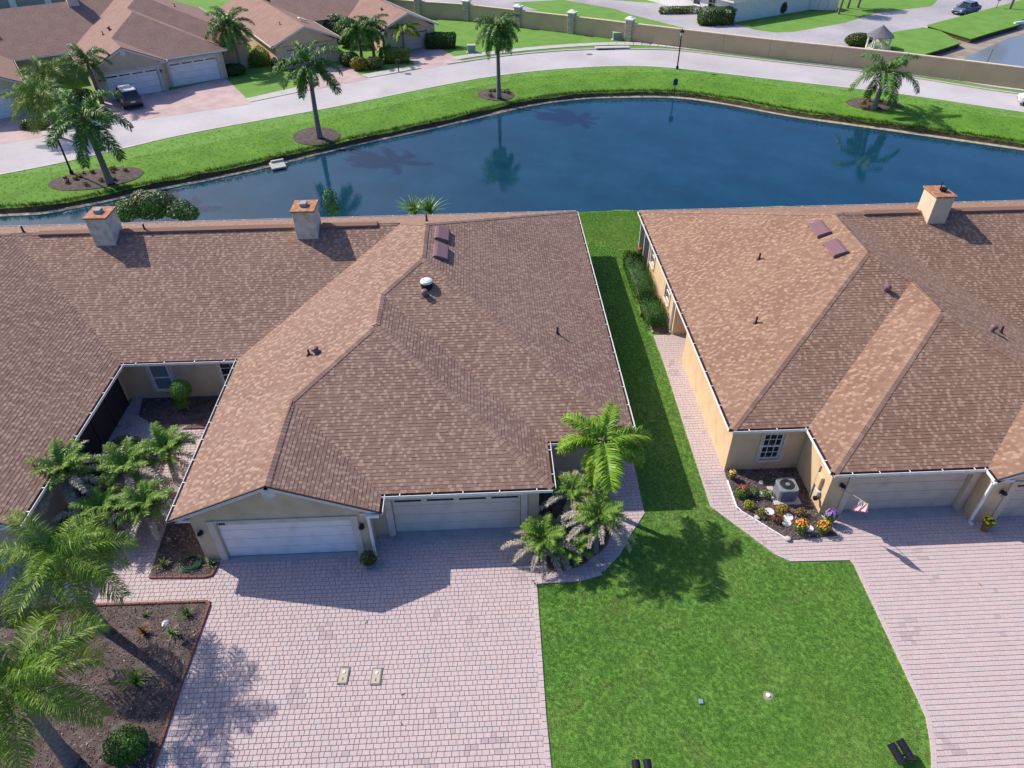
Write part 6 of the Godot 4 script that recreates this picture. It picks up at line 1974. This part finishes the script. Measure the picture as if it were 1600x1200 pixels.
func gable_house() -> void:
	var a := Vector2(-22.73, -85.92); var b := Vector2(-5.42, -95.33)
	var t := (b - a).normalized()
	var r := thing("villa", "far ochre villa with two garage gables at the top", "house", Vector3(a.x, 0, a.y), "", -t.angle())
	var L := a.distance_to(b)
	gable_wing(r, 0.0, 7.2, 24.0, M.stucco_tan, M.door_tan)
	gable_wing(r, L - 7.0, L, 24.0, M.stucco_tan, M.door_tan)
	var m := MB.new()
	m.quad(Vector3(4.0, E, -9.5), Vector3(L - 4, E, -9.5), Vector3(L - 4, E + S * 7.5, -17), Vector3(4, E + S * 7.5, -17))
	m.quad(Vector3(L - 4, E, -24.5), Vector3(4, E, -24.5), Vector3(4, E + S * 7.5, -17), Vector3(L - 4, E + S * 7.5, -17))
	put(r, "roof", m.mesh(), M.far_shingle)
	wall_run(r, Vector2(7.2, -10), Vector2(L - 7, -10), 2.5, [], M.stucco_tan)
	wall_run(r, Vector2(L, -24), Vector2(0, -24), 2.5, [], M.stucco_tan)
	m = MB.new()
	m.cbox(Vector3(4.9, 3.95, -4.5), Vector3(1.0, 0.12, 0.7), 0.03, Basis(Vector3.BACK, -atan(S)))
	put(r, "skylight", m.mesh(), M.plate)
	pipe(r, Vector3(2.2, E + S * 2.6, -4.5), 0.35)
	cowl(r, Vector3(L - 4.6, E + S * 2.8, -5.0), Vector3(-S, 1, 0).normalized())

func white_house() -> void:
	var c := Vector2(34.21, -104.45); var l := Vector2(27.95, -116.59); var q := Vector2(47.48, -111.35)
	var r := thing("house", "white house with grey roof beyond the wall at the top", "house")
	wall_run(r, l + (l - c) * 0.4, c, 2.7, [[l.distance_to(c) * 0.83, l.distance_to(c) * 0.83 + 1.4, 1.1, 2.4], [l.distance_to(c) * 1.05, l.distance_to(c) * 1.05 + 1.4, 1.1, 2.4]], M.white)
	for k in [0.83, 1.05]:
		window(r, frame_at(l + (l - c) * 0.4, c, l.distance_to(c) * k + 0.7, 1.1), 1.4, 1.3, 2, 2, M.white, M.glass)
	wall_run(r, c, q + (q - c) * 0.2, 2.7, [], M.white)
	var m := MB.new()
	var e1 := (l - c).normalized(); var e2 := (q - c).normalized()
	var o := c - e1 * 0.6 - e2 * 0.6
	var A := Vector3(o.x, 2.75, o.y)
	var la := l.distance_to(c) * 1.4 + 1.2; var lb := c.distance_to(q) * 1.2 + 1.2
	var B := A + Vector3(e1.x, 0, e1.y) * la; var C := A + Vector3(e2.x, 0, e2.y) * lb
	var D := B + (C - A)
	var k1 := A.lerp(D, 0.4) + Vector3(0, 1.9, 0); var k2 := A.lerp(D, 0.6) + Vector3(0, 1.9, 0)
	m.tri(A, B, k1); m.tri(A, k1, C); m.tri(D, k1, B); m.tri(D, C, k1)
	put(r, "roof", m.mesh(), M.far_grey_roof)
	m = MB.new()
	for s in [[A, B], [A, C]]:
		m.quad(s[0], s[1], s[1] - Vector3(0, 0.2, 0), s[0] - Vector3(0, 0.2, 0))
	put(r, "fascia", m.mesh(), M.white)
	m = MB.new()
	m.quad(A, B, D, C)
	put(r, "soffit", m.mesh(), M.white, Transform3D(Basis(), Vector3(0, -0.04, 0)))
	# white fence
	var f := thing("fence", "white panel fence right of the white house", "fence")
	var fa := Vector2(47.66, -111.34); var fb := Vector2(51.29, -110.60)
	for k in 4:
		var p := fa.lerp(fb, k / 3.0)
		m = MB.new()
		m.cbox(Vector3(p.x, 1.0, p.y), Vector3(0.16, 2.0, 0.16), 0.02)
		put(f, "post", m.mesh(), M.white)
		if k < 3:
			var p2 := fa.lerp(fb, (k + 1) / 3.0)
			var t := (p2 - p).normalized()
			m = MB.new()
			m.cbox(Vector3((p.x + p2.x) / 2, 0.95, (p.y + p2.y) / 2), Vector3(p.distance_to(p2) - 0.2, 1.75, 0.06), 0.01, Basis(Vector3.UP, -t.angle()))
			put(f, "fence_panel", m.mesh(), M.white)

func small_tree(label: String, at: Vector3, h: float) -> void:
	var o := thing("tree", label, "tree", at, "trees at the top right")
	var m := MB.new()
	m.tube([Vector3.ZERO, Vector3(0.1, h * 0.5, 0.05), Vector3(0.05, h, 0)], [0.2, 0.16, 0.12], 8)
	for k in 4: m.tube([Vector3(0.08, h * 0.8, 0), Vector3(cos(k * 1.6) * 1.2, h * 1.25, sin(k * 1.6) * 1.2)], [0.08, 0.03], 5)
	put(o, "trunk", m.mesh(), M.bark)
	for k in 4:
		put(o, "crown", leaf_cloud(Vector3(2.4, 1.9, 2.4), 420, 0.32, Color(0.04, 0.09, 0.02), "round"), M.leaf, Transform3D(Basis(), Vector3(cos(k * 1.6) * 0.9, h * 0.95 + 0.3 * (k % 2), sin(k * 1.6) * 0.9)))

func build_far_things() -> void:
	build_wall()
	build_far_houses()
	lamp_post("black lamp post in the oval bed at the pond's left end", Vector3(-33.4, -0.05, -57.0), 3.8, "lamp posts by the road")
	lamp_post("black lamp post on the grass before the tan wall", Vector3(22.04, 0.0, -83.04), 3.9, "lamp posts by the road")
	lamp_post("black lamp post in the far shrub bed", Vector3(-10.97, 0.0, -88.47), 3.4, "lamp posts by the road")
	# warning sign at the water
	var s := thing("sign", "small dark sign on a post at the pond's far edge", "sign", Vector3(19.90, -0.30, -74.92))
	var m := MB.new()
	m.tube([Vector3(0, -0.1, 0), Vector3(0, 1.0, 0)], [0.04, 0.04], 6)
	put(s, "post", m.mesh(), M.black)
	m = MB.new()
	m.cbox(Vector3(0, 1.25, 0.04), Vector3(0.46, 0.6, 0.05), 0.015)
	m.lathe([Vector2(0.1, 1.55), Vector2(0.05, 1.68), Vector2(0.0, 1.7)], 6)
	put(s, "board", m.mesh(), M.sign_dark)
	# mailbox
	s = thing("mailbox", "black mailbox post on the verge before the far shrub bed", "mailbox", Vector3(-9.13, 0.0, -84.13))
	m = MB.new()
	m.tube([Vector3(0, 0, 0), Vector3(0, 1.1, 0)], [0.06, 0.05], 6)
	put(s, "post", m.mesh(), M.black)
	m = MB.new()
	m.cbox(Vector3(0, 1.2, 0.05), Vector3(0.5, 0.3, 0.55), 0.06)
	put(s, "box", m.mesh(), M.black)
	# green service cabinets
	for q in [[Vector3(-0.97, 0.0, -91.95), "green service cabinet on the lawn by the curving pavement"], [Vector3(17.38, 0.0, -96.70), "green service cabinet at the foot of the last pier"]]:
		s = thing("service_cabinet", q[1], "cabinet", q[0], "green service cabinets")
		m = MB.new()
		m.cbox(Vector3(0, 0.04, 0), Vector3(1.2, 0.1, 1.0), 0.02)
		put(s, "plinth", m.mesh(), M.concrete)
		m = MB.new()
		m.cbox(Vector3(0, 0.45, 0), Vector3(0.95, 0.75, 0.75), 0.04)
		put(s, "body", m.mesh(), M.cabinet)
		m = MB.new()
		m.cbox(Vector3(0, 0.85, 0.0), Vector3(1.02, 0.08, 0.82), 0.02)
		put(s, "lid", m.mesh(), M.cabinet_lid)
	# storm drain inlet
	s = thing("storm_drain", "low concrete storm drain inlet at the kerb before the wall", "drain", Vector3(16.15, 0.0, -91.94))
	m = MB.new()
	m.cbox(Vector3(0, 0.2, -0.3), Vector3(4.2, 0.1, 0.9), 0.03)
	put(s, "slab", m.mesh(), M.concrete)
	m = MB.new()
	m.box(Vector3(0, 0.085, 0.08), Vector3(3.4, 0.14, 0.1))
	put(s, "opening", m.mesh(), M.black)
	for q in [[Vector3(13.07, 0.01, -89.92), "small dark iron cover on the road before the drain inlet"], [Vector3(-35.32, 0.01, -63.59), "small dark iron cover on the road at the left"]]:
		s = thing("manhole_cover", q[1], "manhole cover", q[0])
		m = MB.new()
		m.lathe([Vector2(0.42, 0.0), Vector2(0.4, 0.02), Vector2(0.3, 0.024), Vector2(0.0, 0.022)], 18)
		put(s, "lid", m.mesh(), M.lid_frame)
	# outfall
	s = thing("outfall", "pale concrete outfall slab at the pond's left bank", "outfall", Vector3(-17.53, -0.75, -59.53), "", 0.45)
	s.scale = Vector3(0.72, 0.72, 0.72)
	m = MB.new()
	m.cbox(Vector3(0, 0.1, 0.1), Vector3(1.7, 0.22, 1.5), 0.04, Basis(Vector3.RIGHT, 0.18))
	put(s, "slab", m.mesh(), M.concrete)
	m = MB.new()
	m.cbox(Vector3(0.15, 0.35, -0.55), Vector3(1.5, 0.3, 0.35), 0.04)
	put(s, "headwall", m.mesh(), M.concrete)
	# stones along the shore
	# cars
	car("parked_car", "dark grey car with silver roof on the far paved drive", Vector3(-35.32, 0.02, -74.92), Vector2(-0.53, -0.85), true, Color(0.06, 0.05, 0.065), true)
	car("sedan", "blue grey sedan on the road beyond the wall", Vector3(68.44, 0.02, -107.55), Vector2(-0.88, 0.47), false, Color(0.12, 0.17, 0.26), false)
	car("white_car", "white car entering at the right edge of the road", Vector3(54.09, 0.02, -67.77), Vector2(-0.86, -0.51), true, Color(0.75, 0.75, 0.77), false)
	# gazebo
	var g := thing("gazebo", "white gazebo with dark pointed roof beyond the tan wall", "gazebo", Vector3(46.84, 0.0, -87.91))
	g.scale = Vector3(0.74, 0.74, 0.74)
	m = MB.new()
	m.lathe([Vector2(1.9, 0.0), Vector2(1.9, 0.2), Vector2(0.0, 0.21)], 8)
	put(g, "floor", m.mesh(), M.concrete)
	m = MB.new()
	m.lathe([Vector2(2.15, 2.5), Vector2(2.15, 2.58), Vector2(0.1, 4.05), Vector2(0.0, 4.2)], 8)
	put(g, "roof", m.mesh(), M.far_grey_roof)
	for k in 8:
		var a := TAU * k / 8
		m = MB.new()
		m.cbox(Vector3(cos(a) * 1.75, 1.35, sin(a) * 1.75), Vector3(0.15, 2.4, 0.15), 0.02)
		put(g, "post", m.mesh(), M.white)
		if k != 2:
			var b := TAU * (k + 1) / 8
			for y in [0.4, 0.95, 2.2]:
				m = MB.new()
				m.tube([Vector3(cos(a) * 1.75, y, sin(a) * 1.75), Vector3(cos(b) * 1.75, y, sin(b) * 1.75)], [0.05, 0.05], 4)
				put(g, "rail", m.mesh(), M.white)
			for j in range(1, 6):
				var p := Vector3(cos(a), 0, sin(a)).lerp(Vector3(cos(b), 0, sin(b)), j / 6.0) * 1.75
				m = MB.new()
				m.box(p + Vector3(0, 0.67, 0), Vector3(0.07, 0.55, 0.07))
				put(g, "baluster", m.mesh(), M.white)
	# posts in and by the small pond
	s = thing("marker_post", "thin dark post standing in the small grey pond", "post", Vector3(56.58, 0.0, -81.70))
	m = MB.new()
	m.tube([Vector3.ZERO, Vector3(0.1, 1.8, 0)], [0.05, 0.05], 6)
	put(s, "post", m.mesh(), M.lid_frame)
	s = thing("drain_pipe", "white pipe end on the small pond's bank", "pipe", Vector3(70.70, 0.50, -98.27))
	m = MB.new()
	m.tube([Vector3(-1.0, 0.1, 0), Vector3(1.2, 0.3, -0.2)], [0.22, 0.22], 10)
	put(s, "pipe", m.mesh(), M.white)
	s = thing("mailbox", "thin mailbox post beside the blue car's road", "mailbox", Vector3(72.68, 0.50, -107.42))
	m = MB.new()
	m.tube([Vector3.ZERO, Vector3(0, 1.1, 0)], [0.05, 0.05], 6)
	put(s, "post", m.mesh(), M.bark)
	m = MB.new()
	m.cbox(Vector3(0, 1.2, 0), Vector3(0.3, 0.28, 0.5), 0.05)
	put(s, "box", m.mesh(), M.black)
	small_tree("slim tree at the white fence's right end", Vector3(50.83, 0.0, -108.55), 3.4)
	small_tree("slim tree behind the fence on the far lawn", Vector3(53.60, 0.0, -112.11), 3.2)
	small_tree("slim tree farthest right on the far lawn", Vector3(55.24, 0.0, -112.40), 3.2)
	small_tree("slim tree at the road's end in the top right corner", Vector3(74.27, 0.50, -106.87), 3.8)

func more_materials() -> void:
	M.hose = plain(0.012, 0.09, 0.05, 0.4)
	M.pot_grey = plain(0.19, 0.18, 0.17, 0.8)
	M.pot_brown = plain(0.22, 0.12, 0.05, 0.7)
	M.ac_grey = plain(0.20, 0.21, 0.24, 0.5)  # casing grey darkened: the shade over the unit is put into its colour
	M.ac_dark = plain(0.13, 0.135, 0.16, 0.6)
	M.plate = plain(0.74, 0.73, 0.70, 0.5)
	M.pole_tan = plain(0.42, 0.31, 0.2, 0.5)
	M.lid = plain(0.47, 0.41, 0.32, 0.8)
	M.lid_frame = plain(0.17, 0.155, 0.15, 0.8)
	M.lid_blue = plain(0.20, 0.28, 0.36, 0.7)
	M.silver = plain(0.42, 0.42, 0.45, 0.3)
	M.glass_pale = plain(0.20, 0.225, 0.26, 0.15)
	M.silver.metallic = 0.5
	M.grey_wall = plain(0.33, 0.32, 0.33, 0.9)
	M.roof_silver = plain(0.62, 0.61, 0.66, 0.35)
	M.tail = plain(0.35, 0.02, 0.02, 0.3)
	M.sign_dark = plain(0.05, 0.075, 0.11, 0.5)
	M.cabinet = plain(0.20, 0.30, 0.23, 0.6)
	M.cabinet_lid = plain(0.36, 0.45, 0.36, 0.6)
	M.far_grey_roof = plain(0.16, 0.155, 0.18, 0.9)

func _ready() -> void:
	rng.seed = 20240611
	fine.seed = 5
	fine.frequency = 0.01
	fine.fractal_octaves = 3
	# camera
	var cam := Camera3D.new()
	cam.name = "camera"
	cam.position = Vector3(0, 22.5, 0)
	cam.rotation_degrees = Vector3(-38.88, -2.17, -0.61)
	cam.fov = 56.94
	cam.near = 0.1
	cam.far = 2500.0
	add_child(cam)
	cam.current = true
	# sky, exposure
	var sky_mat := ProceduralSkyMaterial.new()
	sky_mat.sky_top_color = Color(0.23, 0.41, 0.69)
	sky_mat.sky_horizon_color = Color(0.57, 0.70, 0.87)
	sky_mat.sky_curve = 0.15
	sky_mat.ground_bottom_color = Color(0.25, 0.28, 0.22)
	sky_mat.ground_horizon_color = Color(0.7, 0.74, 0.76)
	sky_mat.sun_angle_max = 90.0
	sky_mat.sun_curve = 0.38
	var sky := Sky.new()
	sky.sky_material = sky_mat
	var env := Environment.new()
	env.background_mode = Environment.BG_SKY
	env.sky = sky
	env.background_energy_multiplier = 0.95
	env.tonemap_mode = Environment.TONE_MAPPER_LINEAR
	env.tonemap_exposure = 1.25
	env.sdfgi_enabled = true
	env.ssao_enabled = true
	env.ssil_enabled = true
	var we := WorldEnvironment.new()
	we.name = "environment"
	we.environment = env
	add_child(we)
	# sun: from behind on the left, about forty degrees high
	var sun := DirectionalLight3D.new()
	sun.name = "sun"
	sun.light_color = Color(1.0, 0.963, 0.915)
	sun.light_energy = 1.42
	sun.light_angular_distance = 0.5
	sun.shadow_enabled = true
	add_child(sun)
	sun.look_at_from_position(Vector3.ZERO, Vector3(0.94, -1.0, 0.62))
	make_materials()
	more_materials()
	build_ground()
	build_roads()
	build_villas()
	build_paving()
	build_beds()
	build_grass()
	build_far_things()
	build_plants()
	build_near_things()
